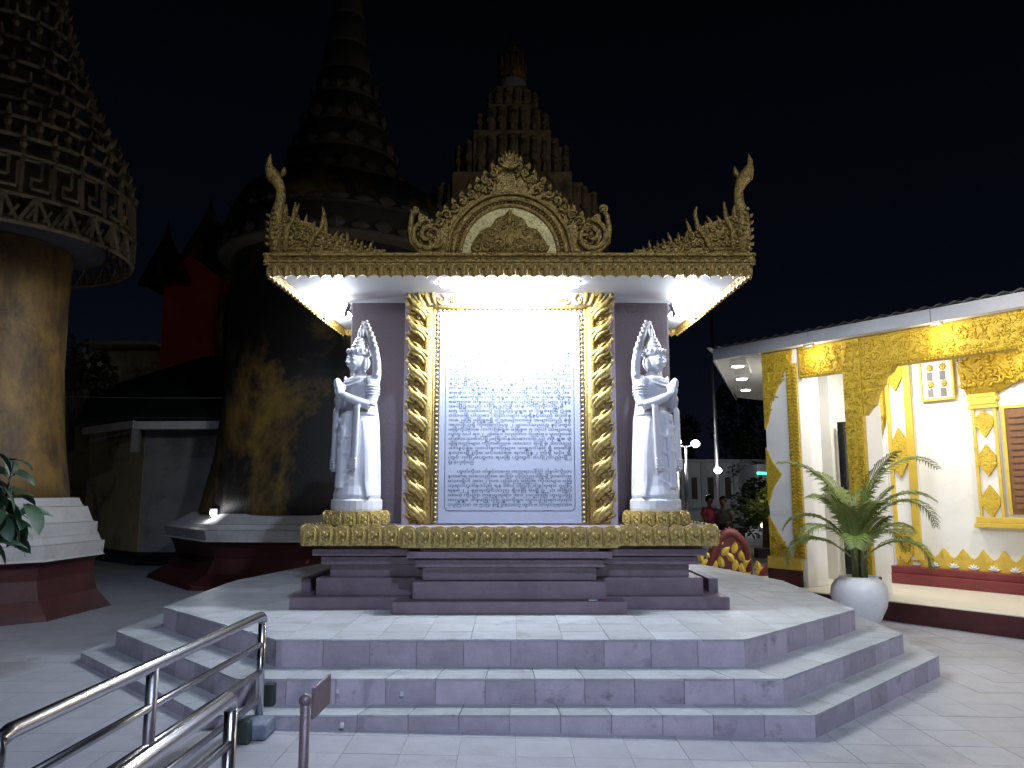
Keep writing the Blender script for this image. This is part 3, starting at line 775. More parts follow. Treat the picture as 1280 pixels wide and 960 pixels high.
# ------------------------------------------------------------------ statues on lotus pedestals
def statue_mesh():
    m = M()
    # robe: elliptical stacked sections
    m.lathe([(.0, .10), (.20, .10), (.205, .14), (.185, .22), (.172, .35), (.168, .50), (.165, .65), (.160, .78), (.150, .86), (.0, .90)], 0, 0, 24, sxy=(1, .86))
    m.lathe([(0, .82), (.150, .84), (.140, .92), (.150, 1.02), (.172, 1.12), (.150, 1.19), (.07, 1.225), (.052, 1.26), (.05, 1.30), (0, 1.30)], 0, 0, 24, sxy=(1, .66))
    # head with face
    h0 = len(m.v)
    m.sph((0, -.015, 1.345), (.070, .082, .098), 14, 10)
    m.sph((0, -.045, 1.285), (.040, .042, .035), 10, 8)
    m.tube([(0, -.092, 1.375), (0, -.108, 1.335), (0, -.096, 1.325)], [.009, .016, .012], 6)
    for s_ in (-1, 1):
        m.sph((s_ * .030, -.088, 1.372), (.017, .010, .008), 8, 6)
        m.tube([(s_ * .012, -.095, 1.392), (s_ * .032, -.09, 1.398), (s_ * .05, -.075, 1.388)], [.005, .006, .004], 5)
        m.tube([(s_ * .074, -.01, 1.375), (s_ * .080, -.012, 1.33), (s_ * .072, -.012, 1.27)], [.012, .016, .02], 6)   # long ears
        m.sph((s_ * .03, -.076, 1.325), (.02, .016, .02), 8, 6)
    m.tube([(-.026, -.086, 1.303), (0, -.097, 1.300), (.026, -.086, 1.303)], [.006, .010, .006], 6)
    # tiered crown
    m.lathe([(0, 1.40), (.074, 1.405), (.080, 1.42), (.074, 1.438), (.066, 1.444), (.070, 1.468), (.058, 1.476), (.060, 1.50), (.048, 1.508), (.048, 1.535), (.036, 1.543), (.034, 1.57), (.020, 1.58), (.016, 1.63), (.005, 1.675), (0, 1.68)], 0, -.01, 18)
    for k in range(9):
        a = pi * (1.0 + k / 8); m.sph((.080 * cos(a), -.01 + .085 * sin(a), 1.445), (.012, .012, .022), 6, 4)
    for i in range(h0, len(m.v)):
        vx, vy, vz = m.v[i]; m.v[i] = (vx * 1.18, -.01 + (vy + .01) * 1.15, vz)
    # flame arch rising behind both shoulders to a point above the crown
    for s_ in (-1, 1):
        pth = [(s_ * .160, .045, 1.10), (s_ * .172, .05, 1.22), (s_ * .165, .05, 1.34), (s_ * .138, .045, 1.46), (s_ * .092, .04, 1.57), (s_ * .042, .035, 1.665), (0, .03, 1.735)]
        m.tube(pth, [.030, .033, .032, .030, .027, .022, .010], 8, .8)
        pth2 = [(p[0] * .86, p[1] - .022, p[2] - .01) for p in pth]; m.tube(pth2, [.012] * 6 + [.006], 6)
        for k in range(13):
            t = k / 12 * 5.9; i = int(t); fq = t - i
            p = [pth[i][j] * (1 - fq) + pth[i + 1][j] * fq for j in range(3)]
            m.sph((p[0] + s_ * .024, p[1], p[2] + .010), (.013, .016, .017), 6, 4)
        # arms
        m.tube([(s_ * .150, .0, 1.165), (s_ * .186, .0, 1.10), (s_ * .198, -.01, 1.00), (s_ * .190, -.03, .935)], [.050, .052, .046, .044], 10)
        m.sph((s_ * .155, 0, 1.155), .056, 10, 8)
        m.tube([(s_ * .190, -.03, .935), (s_ * .135, -.09, .96), (s_ * .07, -.145, 1.0), (s_ * .022, -.172, 1.035)], [.050, .046, .038, .028], 10)
        for z_ in (1.03, 1.055, 1.08, 1.105): m.lathe([(.0, z_ - .006), (.056, z_ - .006), (.058, z_), (.056, z_ + .006), (0, z_ + .006)], s_ * .192, -.004, 12)
        m.tube([(s_ * .185, .01, 1.19), (s_ * .225, .01, 1.215), (s_ * .235, .01, 1.25)], [.035, .022, .006], 6)
        # palm and five fingers pressed together
        m.sph((s_ * .016, -.185, 1.07), (.018, .038, .05), 8, 8)
        for j, (dy, ln) in enumerate(((-.026, .062), (-.009, .074), (.008, .070), (.024, .055))):
            b0 = (s_ * .015, -.188 + dy * 1.15, 1.10); m.tube([b0, (s_ * .013, -.196 + dy, 1.10 + ln * .6), (s_ * .006, -.202 + dy * .85, 1.10 + ln * 1.1)], [.0095, .009, .006], 6)
        m.tube([(s_ * .020, -.16, 1.06), (s_ * .022, -.148, 1.092), (s_ * .012, -.15, 1.12)], [.011, .010, .007], 6)
        # hanging sash from each forearm
        m.tube([(s_ * .140, -.085, .985), (s_ * .146, -.118, .90), (s_ * .146, -.122, .74), (s_ * .144, -.126, .56), (s_ * .142, -.130, .40), (s_ * .140, -.130, .345)], [.034, .040, .038, .038, .042, .026], 8, .5)
        for z_ in (.375, .40, .425, .45): m.tube([(s_ * .10, -.152, z_), (s_ * .185, -.138, z_)], .008, 5)
        # skirt wings at the hem
        m.tube([(s_ * .13, -.04, .80), (s_ * .165, -.03, .5), (s_ * .175, -.03, .25), (s_ * .215, -.04, .12)], [.03, .03, .035, .022], 6)
    # necklace, belt, apron with carved folds
    for z_, r_, w_ in ((1.20, .085, .014), (1.165, .115, .012)):
        m.tube([(r_ * cos(q) * 1.05, -.05 - r_ * .62 * sin(q), z_ - .05 * sin(q)) for q in [pi * i / 10 for i in range(11)]], w_, 6)
    m.lathe([(0, .845), (.163, .85), (.166, .87), (.160, .885), (0, .89)], 0, 0, 24, sxy=(1, .76))
    m.tube([(0, -.13, .86), (.0, -.152, .72), (-.01, -.155, .55), (0, -.16, .38), (0, -.165, .2)], [.055, .05, .046, .045, .05], 8, .5)
    for k in range(5):
        z_ = .80 - k * .068; m.sph((.018 * (1 if k % 2 else -1), -.168, z_), (.022, .014, .026), 8, 6)
    for z0, dz, w_ in ((.74, .10, .11), (.64, .15, .13), (.53, .19, .14), (.42, .20, .145), (.30, .12, .15)):
        m.tube([(w_ * cos(q), -.148 * sin(q) * .98 - .012, z0 - dz * sin(q)) for q in [pi * i / 12 for i in range(13)]], .0125, 6)
    # robe cloak falling behind
    m.tube([(0, .05, 1.10), (0, .085, .8), (0, .09, .4), (0, .09, .14)], [.12, .14, .16, .17], 12, .4)
    return remeshed(m, .0062, 'figure', MARB, 2)


stm = statue_mesh()
lot = M(); lot.lathe([(0, 0), (.262, 0), (.268, .02), (.25, .035), (.24, .06), (.262, .10), (.262, .118), (0, .118)], 0, 0, 28)
ltm = lot.mesh('pedestal_body', GOLDF, False)
ptm = M()
ptm.leaf(0, .015, pi / 2, .105, .115, 0, .022); ptm.tube([(-.05, -.002, .07), (-.035, -.008, .105), (0, -.01, .122), (.035, -.008, .105), (.05, -.002, .07)], .008, 5)
ptl = petal_mesh(.108, .122, .030)
base_m = M().lathe([(0, 0), (.232, 0), (.236, .02), (.236, .085), (.222, .10), (.20, .104), (0, .104)], 0, 0, 28, sxy=(1.0, .88)).mesh('round_base', MARB, False)
for sgn, x, lab, rz in ((-1, -1.335, 'white marble praying figure at the slab\'s left, turned towards the stupas', -.78), (1, 1.235, 'white marble praying figure at the slab\'s right, turned towards the white hall', .78)):
    pz = 1.056
    ped = thing('lotus_pedestal', 'round gold lotus pedestal under the marble figure turned towards the ' + ('stupas' if sgn < 0 else 'white hall'), 'pedestal', (x, 6.72, pz), 0, 'lotus pedestals')
    inst('pedestal_body', ltm, ped, (x, 6.72, pz))
    for k in range(15):
        a = 2 * pi * k / 15
        inst('lotus_petal', ptl, ped, (x + .252 * sin(a), 6.72 - .252 * cos(a), pz), (0, 0, a))
    st = thing('praying_statue', lab, 'statue', (x, 6.73, pz + .1185), 0, 'praying marble statues')
    ORG[st.name] = (0, 0, 0); st.rotation_euler = (0, 0, rz)
    inst('round_base', base_m, st, (0, 0, 0)); inst('figure', stm, st, (0, 0, 0), (0, 0, 0), (1.06, 1.12, .955))

# ------------------------------------------------------------------ railings, sign post
def railing(label, A, B, zt, zlist, posts, zfoot, block=False, endcurve=True):
    "A far end, B near end (x, y)"
    t = thing('handrail', label, 'handrail', (A[0], A[1], 0), 0, 'stainless steel handrails')
    A, B = Vector((*A, 0)), Vector((*B, 0)); d = (B - A).normalized()
    up = Vector((0, 0, 1))
    rr = .0255
    P = [A + up * (zt - .035), A + up * (zt - .012) + d * .008, A + up * zt + d * .03]
    P += [B + up * zt - d * .05, B + up * (zt - .012) - d * .015, B + up * (zt - .05), B + up * gz(B.x)]
    part('top_rail', M().tube(P, rr, 14, up=(0.3, .1, 1)), STEEL, t, True)
    for z in zlist: part('cross_rail', M().tube([A + up * z + d * .0, B + up * z], .0165, 12, up=(0, .1, 1)), STEEL, t, True)
    for k, s_ in enumerate(posts):
        p = A + (B - A) * s_
        part('post', M().tube([p + up * (gz(p.x) - .0), p + up * (zt - .01)], .0235, 14, up=(0, 1, 0)), STEELD if k else STEEL, t, True)
    p = A; part('foot_plate', M().lathe([(0, gz(p.x)), (.05, gz(p.x)), (.05, gz(p.x) + .01), (.03, gz(p.x) + .016), (0, gz(p.x) + .018)], p.x, p.y, 16), STEELD, t)
    return t


railing('long polished steel handrail with four bars running towards the steps', (-1.435, 4.60), (-1.489, 2.36), .63, (.47, .32, .165), (0, .585), 0)
railing('shorter steel handrail nearest the camera with a rounded end', (-1.005, 2.90), (-1.015, 1.5), .605, (.45, .30), (0,), 0)
solo('footing_block', M().bbox(-1.53, -1.33, 4.40, 4.60, .001, .085, .02), BLOCK, 'rough blue grey concrete block at the foot of the long handrail', 'block', org=(-1.44, 4.5, 0))
solo('metal_bracket', M().bbox(-1.475, -1.40, 4.33, 4.398, .001, .12, .012), DARKB, 'small dark metal bracket in front of the concrete block', 'bracket', org=(-1.44, 4.36, 0))
sp = thing('plate_post', 'thin brown metal post with a small tilted plate standing before the steps', 'post', (-.665, 2.62, 0))
part('post', M().tube([(-.668, 2.62, 0), (-.668, 2.62, .66)], .0165, 12), BROWNM, sp, True)
i_ = M().bbox(-.10, .10, -.006, .006, -.05, .05, .003)
i_.xf(0, Matrix.Translation((-.650, 2.76, .645)) @ Matrix.Rotation(radians(88), 4, 'Z') @ Matrix.Rotation(radians(-0), 4, 'Y'))
part('plate', i_, BROWNM, sp)
part('round_cap', M().sph((-.668, 2.62, .665), (.022, .022, .02), 12, 8), BROWNM, sp, True)


# ================================================================== the white hall on the right
# its frame: X runs along the facade towards the camera side, Y into the building
TH = atan2(-.8126, .5828)
HO = (-4.6, 8.8, -.08)
hall = thing('white_hall', 'white hall with gold carved beam and pillars and a lit porch on the right', 'building', HO, TH)
XE = -1.2   # near end of what is built


def HB(nm, s0, s1, d0, d1, z0, z1, mt, b=.006, parent=None, **k):
    return part(nm, M().bbox(-s0, -s1, d0, d1, z0, z1, b), mt, parent or hall, **k)


HB('porch_floor', 6.75, 1.2, 8.54, 10.5, -.2, .138, CREAM)
HB('kerb', 5.86, 1.2, 8.525, 8.545, -.2, .128, REDB, .003)
HB('back_wall', 5.72, 1.2, 10.4, 10.6, .10, 3.2, WHITEP)
HB('end_wall', 7.4, 5.725, 11.3, 11.5, -.1, 3.2, WHITEP)
HB('partition_wall', 5.80, 5.65, 10.38, 11.3, .10, 3.2, WHITEP)
HB('end_floor', 7.2, 5.9, 9.05, 11.4, -.2, .134, CREAM)
HB('door_panel', 6.55, 6.42, 9.98, 10.04, .14, 2.48, BLACK, .003)
HB('inner_post', 6.42, 6.20, 9.95, 10.35, .14, 3.2, WHITEP)
HB('door_panel', 6.12, 6.02, 9.98, 10.04, .14, 2.30, BLACK, .003)
HB('inner_post', 6.60, 6.55, 9.95, 10.3, .14, 3.2, WHITEP)
# roof, soffit, fascia
SC = [(-7.04, 8.55), (-1.2, 8.55), (-1.2, 16.5), (-9.9, 16.5), (-9.85, 12.6)]
part('soffit', M().prism(SC, 3.20, 3.225, 'xy'), WHITEP, hall)
for i in range(4):
    x0, x1 = -7.05 + i * 1.5, -7.05 + (i + 1) * 1.5 - .006
    if i == 3: x1 = -1.2
    part('eave_board', M().bbox(x0, x1, 8.525, 8.55, 3.165, 3.315, .004), FASC, hall)
ev = M(); ev.bbox(0, 4.92, -.025, 0, 3.145, 3.315, .004)
ev.xf(0, Matrix.Translation((-9.85, 12.6, 0)) @ Matrix.Rotation(atan2(8.55 - 12.6, -7.04 + 9.85), 4, 'Z'))
part('eave_board', ev, FASC, hall)
cg = M(); nn = 150; vs = []
for j, (yy, zz) in enumerate(((8.46, 3.325), (12.5, 3.72))):
    for i in range(nn + 1):
        x = -7.1 - (0 if j == 0 else 2.8) + i * ((5.9 + (0 if j == 0 else 2.8)) / nn); vs.append((x, yy, zz + .014 * sin(i * pi / 2 + .4)))
cg.add(vs, [(i, i + 1, nn + 2 + i, nn + 1 + i) for i in range(nn)])
cg.add([(x, y, z + .006) for x, y, z in vs], [(i, i + 1, nn + 2 + i, nn + 1 + i) for i in range(nn)])
part('corrugated_roof', cg, ROOFM, hall, True)
lv = M()
for k in range(14):   # slats of the soffit vents
    t = .08 + k * .022; px, py = -7.04 - 2.81 * t, 8.55 + 4.05 * t
    lv.box(px + .22, px + .50, py, py + .035, 3.188, 3.2)
for k in range(9): lv.box(-6.75, -6.45, 8.75 + k * .09, 8.79 + k * .09, 3.186, 3.2)
part('vent_slats', lv, WHITEP, hall, kind='stuff')
for (s_, d_) in ((7.3, 9.38), (8.1, 10.5), (8.97, 11.73), (5.3, 9.6), (3.6, 9.6), (2.2, 9.6)):
    dl = part('downlight', M().lathe([(0, 3.188), (.10, 3.188), (.115, 3.2), (0, 3.201)], -s_, d_, 20), WHITEP, hall, True)
    part('lamp_lens', M().lathe([(0, 3.180), (.085, 3.180), (.088, 3.1875), (0, 3.1876)], -s_, d_, 20), LEDS, dl)


def hall_pt(s_, d_, z):
    c, q = cos(TH), sin(TH); return (-s_ * c - d_ * q, -s_ * q + d_ * c, z)


def hall_dir_light(nm, kind, s_, d_, z, en, col, ts=None, **k):
    lamp(nm, kind, hall_pt(s_, d_, z), en, col, hall_pt(*ts) if ts else None, **k)


WARM = (1.0, .95, .86)
for s_ in (7.3, 5.3, 3.6): hall_dir_light('porch_downlight', 'AREA', s_, 9.6, 3.17, 35, WARM, (s_, 9.75, 0), size=.2)
hall_dir_light('porch_downlight', 'POINT', 6.7, 10.4, 2.9, 25, WARM, size=.1)
for s_ in (4.05, 5.62): hall_dir_light('eave_lamp', 'POINT', s_, 8.66, 3.04, 5.5, (1, .88, .62), size=.04)
for s_ in (4.05, 5.62):
    part('eave_lamp', M().bbox(-s_ - .06, -s_ + .06, 8.60, 8.68, 3.15, 3.20, .005), STEELD, hall)
hall_dir_light('yard_lamp', 'POINT', 3.0, 7.6, 3.0, 62, (1.0, .93, .80), size=.15)

# carved relief strips
def relief(nm, x0, x1, z0, z1, y, cell, parent, mt=GOLDB, th=.013, shape=None, seed=3, border=.012, dens=1.0):
    rr = random.Random(seed); m = M()
    nx = max(1, round((x1 - x0) / cell)); nz = max(1, round((z1 - z0) / cell))
    for i in range(nx):
        for j in range(nz):
            cx = x0 + (x1 - x0) * (i + .5 + rr.uniform(-.1, .1)) / nx; cz = z0 + (z1 - z0) * (j + .5 + rr.uniform(-.1, .1)) / nz
            if shape and not shape(cx, cz): continue
            m.scroll(cx, cz, cell * rr.uniform(.30, .42), y, rr.uniform(1.0, 1.5), rr.uniform(0, 6.3), rr.choice((-1, 1)), th, 5, 0, 9)
            for k in range(int(3 * dens)):
                a = rr.uniform(0, 6.3); m.leaf(cx + cos(a) * cell * .3, cz + sin(a) * cell * .3, a + rr.uniform(-1, 1), cell * .48, cell * .22, y, th * 1.6, rr.uniform(-1, 1), 4)
    if border:
        for zz in (z0 + border * .5, z1 - border * .5):
            m.box(x0, x1, y - border, y + .002, zz - border * .5, zz + border * .5)
    return part(nm, m, mt, parent, True, kind='stuff')


# carved beam
bm_ = HB('carved_beam', 5.90, 1.2, 8.82, 8.96, 2.80, 3.195, GOLDB, .004)
relief('beam_carving', -5.88, -1.2, 2.83, 3.17, 8.82, .115, bm_, seed=5)
bd2 = M()
for i in range(112): bd2.sph((-5.86 + i * .0416, 8.81, 2.812), .016, 5, 4)
part('beam_beading', bd2, GOLDB, bm_, True, kind='stuff')
# pillar at the corner: white shaft, gold triangles and a beaded strip
P1 = HB('pillar', 6.46, 5.93, 8.84, 9.28, .14, 3.195, WHITEP, .006)
HB('pillar_base', 6.50, 6.00, 8.80, 9.0, .139, .345, REDB, .006, P1)
HB('pillar_block', 6.49, 5.985, 8.79, 9.0, .346, .50, GOLDP, .01, P1)
tri = [(-6.46, 3.19), (-5.99, 3.19), (-6.02, 2.98), (-6.14, 2.90), (-6.22, 2.72), (-6.34, 2.55), (-6.40, 2.28), (-6.46, 2.16)]
part('gold_panel', M().prism(tri, 8.812, 8.842), GOLDB, P1)
relief('panel_carving', -6.44, -6.04, 2.35, 3.17, 8.812, .10, P1, shape=lambda x, z: z > 2.3 + (x + 6.42) * 2.0, seed=8, border=0)
part('gold_panel', M().prism([(-6.46, 1.92), (-6.38, 1.74), (-6.24, 1.56), (-6.38, 1.38), (-6.46, 1.16)], 8.812, 8.842), GOLDB, P1)
part('gold_panel', M().prism([(-6.46, 1.02), (-6.36, .86), (-6.20, .60), (-6.14, .502), (-6.46, .502)], 8.812, 8.842), GOLDB, P1)
relief('panel_carving', -6.44, -6.22, .52, .9, 8.812, .09, P1, shape=lambda x, z: z < .9 - (x + 6.44) * 1.2, seed=9, border=0)
part('gold_strip', M().bbox(-6.09, -5.94, 8.805, 8.845, .502, 3.0, .004), GOLDB, P1)
bs = M()
for i in range(54):
    z = .53 + i * .0455; bs.leaf(-6.085, z, radians(20), .07, .034, 8.805, .02, .3, 4); bs.leaf(-5.945, z, radians(160), .07, .034, 8.805, .02, -.3, 4)
part('strip_carving', bs, GOLDB, P1, True, kind='stuff')
# second pillar, all gold facing, with the stepped bracket under the beam
P2 = HB('pillar', 5.29, 5.05, 8.86, 9.20, .14, 3.195, WHITEP, .006)
HB('pillar_base', 5.31, 5.03, 8.82, 8.95, .139, .345, REDB, .006, P2)
part('gold_facing', M().bbox(-5.285, -5.055, 8.80, 8.859, .35, 3.19, .004), GOLDB, P2)
relief('facing_carving', -5.28, -5.06, .38, 3.18, 8.80, .09, P2, seed=12, border=0)
br = [(-5.052, 2.80), (-5.052, 2.24), (-4.98, 2.33), (-4.93, 2.36), (-4.88, 2.52), (-4.80, 2.60), (-4.78, 2.69), (-4.70, 2.73), (-4.66, 2.80)]
bk = part('bracket', M().prism(br, 8.822, 8.93), GOLDB, hall)
relief('bracket_carving', -5.04, -4.70, 2.35, 2.84, 8.822, .09, bk, shape=lambda x, z: z > 2.30 + (x + 5.05) * 1.25, seed=14, border=0)
br = [(x, z) for x, z in ((-2.78, 2.80), (-2.78, 2.24), (-2.86, 2.33), (-2.95, 2.50), (-3.05, 2.62), (-3.2, 2.72), (-3.36, 2.80))]
bk = part('bracket', M().prism(br, 8.822, 8.93), GOLDB, hall)
relief('bracket_carving', -3.3, -2.8, 2.45, 2.84, 8.822, .09, bk, shape=lambda x, z: z > 2.80 - (x + 3.3) * 1.0, seed=15, border=0)
P3 = HB('pillar', 2.78, 2.52, 8.86, 9.20, .14, 3.195, WHITEP, .006)
part('gold_facing', M().bbox(-2.775, -2.525, 8.80, 8.859, .35, 3.19, .004), GOLDB, P3)

# wall pilaster with white lozenges
WP = HB('wall_pilaster', 5.60, 5.24, 10.36, 10.41, .45, 3.15, WHITEP, .004)
part('gold_strip', M().bbox(-5.345, -5.245, 10.33, 10.362, .45, 3.15, .004), GOLDP, WP)
part('gold_strip', M().bbox(-5.595, -5.545, 10.33, 10.362, .45, 3.15, .004), GOLDP, WP)
for z, h in ((3.0, .30), (1.86, .34), (.66, .26)):
    part('gold_lozenge', M().prism([(-5.545, z - h * .6), (-5.445, z - h), (-5.345, z - h * .4), (-5.345, z + h * .5), (-5.445, min(3.14, z + h)), (-5.545, z + h * .4)], 10.325, 10.362), GOLDB, WP)
ht = M(); ht.prism([(-5.90, 2.30), (-5.68, 2.10), (-5.62, 2.35), (-5.62, 2.95), (-5.70, 3.05), (-5.80, 2.9), (-5.78, 2.6)], 10.30, 10.37)
fl_ = part('gold_flame_bracket', ht, GOLDB, hall); relief('bracket_carving', -5.82, -5.63, 2.3, 3.0, 10.30, .09, fl_, seed=18, border=0)

# breeze block grille
GR = HB('grille', 5.10, 4.72, 10.375, 10.402, 2.535, 3.05, WHITEP, .003)
gf = M()
for i in range(19):
    for zz in (2.53,): gf.sph((-5.10 + i * .021, 10.37, zz + .008 * sin(i * 1.3)), (.014, .014, .014), 5, 4)
gf.box(-5.125, -4.695, 10.36, 10.40, 2.515, 2.545); gf.box(-5.125, -5.10, 10.36, 10.40, 2.545, 3.06); gf.box(-4.72, -4.695, 10.36, 10.40, 2.545, 3.06)
part('grille_frame', gf, GOLDP, GR)
for i in range(2):
    for j in range(2):
        cx, cz = -5.0 + i * .165, 2.62 + j * .22
        HB('grille_opening', -cx + .035, -cx - .035, 10.368, 10.374, cz - .055, cz + .055, PLASTG, .002, GR)
        fw = M()
        for k in range(8): fw.leaf(cx + .01, cz + .112, k * pi / 4, .052, .032, 10.372, .016, 0, 4)
        fw.sph((cx + .01, 10.365, cz + .112), .014, 6, 4)
        part('gold_flower', fw, GOLDP, GR, True)

# window with shutter, gold pilaster, flame capital and sill
WN = HB('window', 4.20, 1.2, 10.37, 10.402, .98, 2.42, WHITEP, .004)
for k in range(6):
    s1 = 4.12 - k * .35
    f_ = HB('shutter', s1, s1 - .34, 10.335, 10.372, 1.07, 2.33, SHUT, .004, WN)
    sl = M()
    for q in range(15): sl.bbox(-s1 + .04, -s1 + .30, 10.318, 10.336, 1.13 + q * .078, 1.185 + q * .078, .004)
    part('shutter_slats', sl, SHUT, WN, kind='stuff')
HB('gold_edge', 4.165, 4.125, 10.325, 10.372, 1.07, 2.36, GOLDP, .004, WN)
HB('gold_edge', 4.165, 1.2, 10.325, 10.372, 2.335, 2.375, GOLDP, .004, WN)
HB('sill', 4.56, 1.2, 10.29, 10.402, .90, .955, GOLDP, .008, WN)
HB('sill', 4.54, 1.2, 10.31, 10.402, .956, 1.03, GOLDP, .008, WN)
GP = HB('gold_pilaster', 4.50, 4.22, 10.35, 10.402, 1.031, 2.36, WHITEP, .004, WN)
for a_ in (4.50, 4.25): HB('gold_edge', a_, a_ - .035, 10.325, 10.352, 1.031, 2.36, GOLDP, .003, WN)
for z in (2.20, 1.72, 1.22):
    part('gold_lozenge', M().prism([(-4.465, z - .05), (-4.36, z - .20), (-4.255, z - .05), (-4.255, z + .05), (-4.36, min(2.34, z + .20)), (-4.465, z + .05)], 10.322, 10.352), GOLDB, WN)
for k, (w_, z) in enumerate(((.17, 2.36), (.155, 2.41), (.175, 2.455), (.16, 2.50))):
    HB('capital_moulding', 4.36 + w_, 4.36 - w_, 10.31 - .004 * (k % 2), 10.402, z, z + .047, GOLDP, .006, WN)
cp = M()
cp.prism([(-4.54, 2.55), (-4.20, 2.55), (-4.08, 2.60), (-3.96, 2.68), (-3.72, 2.66), (-3.60, 2.85), (-3.62, 3.04), (-3.9, 3.07), (-4.1, 3.08), (-4.35, 3.06), (-4.52, 3.03), (-4.63, 2.92), (-4.60, 2.72)], 10.33, 10.40)
rr = random.Random(4)
for k in range(9): cp.leaf(-4.62 + k * .115, 2.98 + .02 * (k % 3), pi / 2 + .25 - .05 * k, .13, .06, 10.33, .03, rr.uniform(-.4, .4), back=.02)
for k in range(60):
    x = rr.uniform(-4.56, -3.68); z = rr.uniform(2.62, 3.02)
    cp.leaf(x, z, rr.uniform(.6, 2.6), rr.uniform(.07, .13), .05, 10.33, .03, rr.uniform(-.8, .8))
for cx in (-4.28, -4.02, -3.80):
    for k in range(7): cp.sph((cx + .008 * k, 10.31, 3.03 - k * .045), .022, 6, 4)
for k in range(6): cp.scroll(-4.5 + k * .16, 2.70 + .05 * (k % 2), .055, 10.325, 1.3, k, 1 if k % 2 else -1, .016)
part('flame_capital', cp, GOLDB, WN, True)

# dado: red stepped skirting, gold triangles with small white lotuses
HB('skirting', 5.66, 1.2, 10.22, 10.402, .139, .27, REDP, .008)
HB('skirting', 5.64, 1.2, 10.28, 10.402, .271, .36, REDP, .008)
HB('gold_band', 5.60, 1.2, 10.37, 10.402, .361, .47, GOLDP, .004)
zt = M().prism([(-.118, 0), (.118, 0), (.11, .03), (.06, .07), (.045, .10), (0, .155), (-.045, .10), (-.06, .07), (-.11, .03)], -.03, .0)
zt.leaf(0, .01, pi / 2, .12, .08, -.03, .012)
ztm = zt.mesh('gold_triangle', GOLDP)
lw = M()
for k in range(5): lw.leaf(0, 0, pi * (.12 + .19 * k), .075, .036, 0, .014, 0, 4)
lwm = lw.mesh('white_lotus', WHITEP, True)
for k in range(17):
    X = -5.46 + k * .236
    inst('gold_triangle', ztm, hall, (X, 10.402, .471)); inst('white_lotus', lwm, hall, (X + .118, 10.368, .375))

# ================================================================== potted palm
PX, PYY = 3.66, 8.38
pot = thing('plant_pot', 'rounded white pot holding a palm by the red kerb of the hall', 'pot', (PX, PYY, gz(PX)))
z0 = gz(PX)
part('pot_body', M().lathe([(0, z0), (.13, z0), (.15, z0 + .02), (.205, z0 + .10), (.262, z0 + .22), (.285, z0 + .33), (.275, z0 + .42), (.235, z0 + .49), (.19, z0 + .515), (.19, z0 + .52), (.195, z0 + .53), (.175, z0 + .53), (.17, z0 + .47), (0, z0 + .46)], PX, PYY, 32), POT, pot, True)
part('soil', M().lathe([(0, z0 + .462), (.178, z0 + .465), (.17, z0 + .475), (.08, z0 + .485), (0, z0 + .488)], PX, PYY, 16), SOIL, pot, True)
palm = thing('potted_palm', 'bushy areca palm with arching fronds in the white pot', 'palm', (PX, PYY, z0 + .46))
rp = random.Random(21)
for k in range(14):
    a = rp.uniform(0, 6.3); r = rp.uniform(.02, .10); h = rp.uniform(.40, .85); ox, oy = cos(a) * r, sin(a) * r
    part('stem', M().tube([(PX + ox, PYY + oy, z0 + .47), (PX + ox * 1.2, PYY + oy * 1.2, z0 + .47 + h * .5), (PX + ox * 1.6, PYY + oy * 1.6, z0 + .47 + h)], [.024, .020, .014], 7), PALMS, palm, True)


def frond(az, el, Ln, droop, z_b, base_r=.05, nl=26, lw=.30):
    m = M(); P = []; p = Vector((PX + cos(az) * base_r, PYY + sin(az) * base_r, z_b)); e_ = el; n = 16
    for i in range(n + 1):
        P.append(p.copy()); p += Vector((cos(az) * cos(e_), sin(az) * cos(e_), sin(e_))) * Ln / n; e_ -= droop / n * (.35 + 1.6 * i / n)
    m.tube(P, [.010 * (1 - .8 * i / n) + .0015 for i in range(n + 1)], 5)
    side = Vector((-sin(az), cos(az), 0))
    for i in range(nl):
        t = .22 + .78 * i / (nl - 1); j = min(n - 1, int(t * n)); f_ = t * n - j; c = P[j].lerp(P[j + 1], f_); d = (P[j + 1] - P[j]).normalized()
        L_ = lw * (sin(pi * (.18 + .76 * (i / (nl - 1)))) ** .7) * rp.uniform(.85, 1.1)
        for sg in (-1, 1):
            dr_ = (side * sg * .82 + d * .62 + Vector((0, 0, .18))).normalized(); up = dr_.cross(d).normalized() * .011
            q1 = c + dr_ * L_ * .5; q2 = c + dr_ * L_ + Vector((0, 0, -.30 * L_ * rp.uniform(.6, 1.4)))
            wv = d * .0085
            m.add([c - wv * .5, q1 - wv * 1.3, q2, q1 + wv * 1.3, c + wv * .5, q1 + Vector((0, 0, .006))], [(0, 1, 5), (1, 2, 5), (2, 3, 5), (3, 4, 5), (4, 0, 5)])
    return m


# azimuth 0 = +x (picture right)
FR = [(.15, 1.32, 1.75, 1.95, .72), (.05, 1.12, 1.45, 2.5, .58), (2.9, 1.28, 1.3, 1.3, .75), (-1.0, 1.38, 1.2, .9, .72), (3.05, .75, 1.25, 2.3, .42), (2.75, 1.0, 1.2, 2.0, .55), (-.9, 1.0, .95, 1.7, .5),
      (.4, .85, 1.25, 2.2, .45), (-2.0, .9, .9, 1.8, .45), (-2.7, 1.25, 1.0, 1.5, .6), (1.6, 1.2, 1.0, 1.2, .65), (-.15, .75, 1.3, 2.4, .40), (-1.5, 1.25, .9, 1.3, .55), (-.4, 1.2, 1.2, 1.8, .62), (3.4, .95, 1.1, 2.1, .5), (2.0, 1.3, 1.1, 1.1, .7), (.9, 1.35, .95, .8, .5), (-1.2, 1.3, .8, .9, .35), (-2.3, 1.35, .85, .8, .4), (-.7, 1.4, 1.0, .7, .45), (2.6, 1.4, .9, .8, .45)]
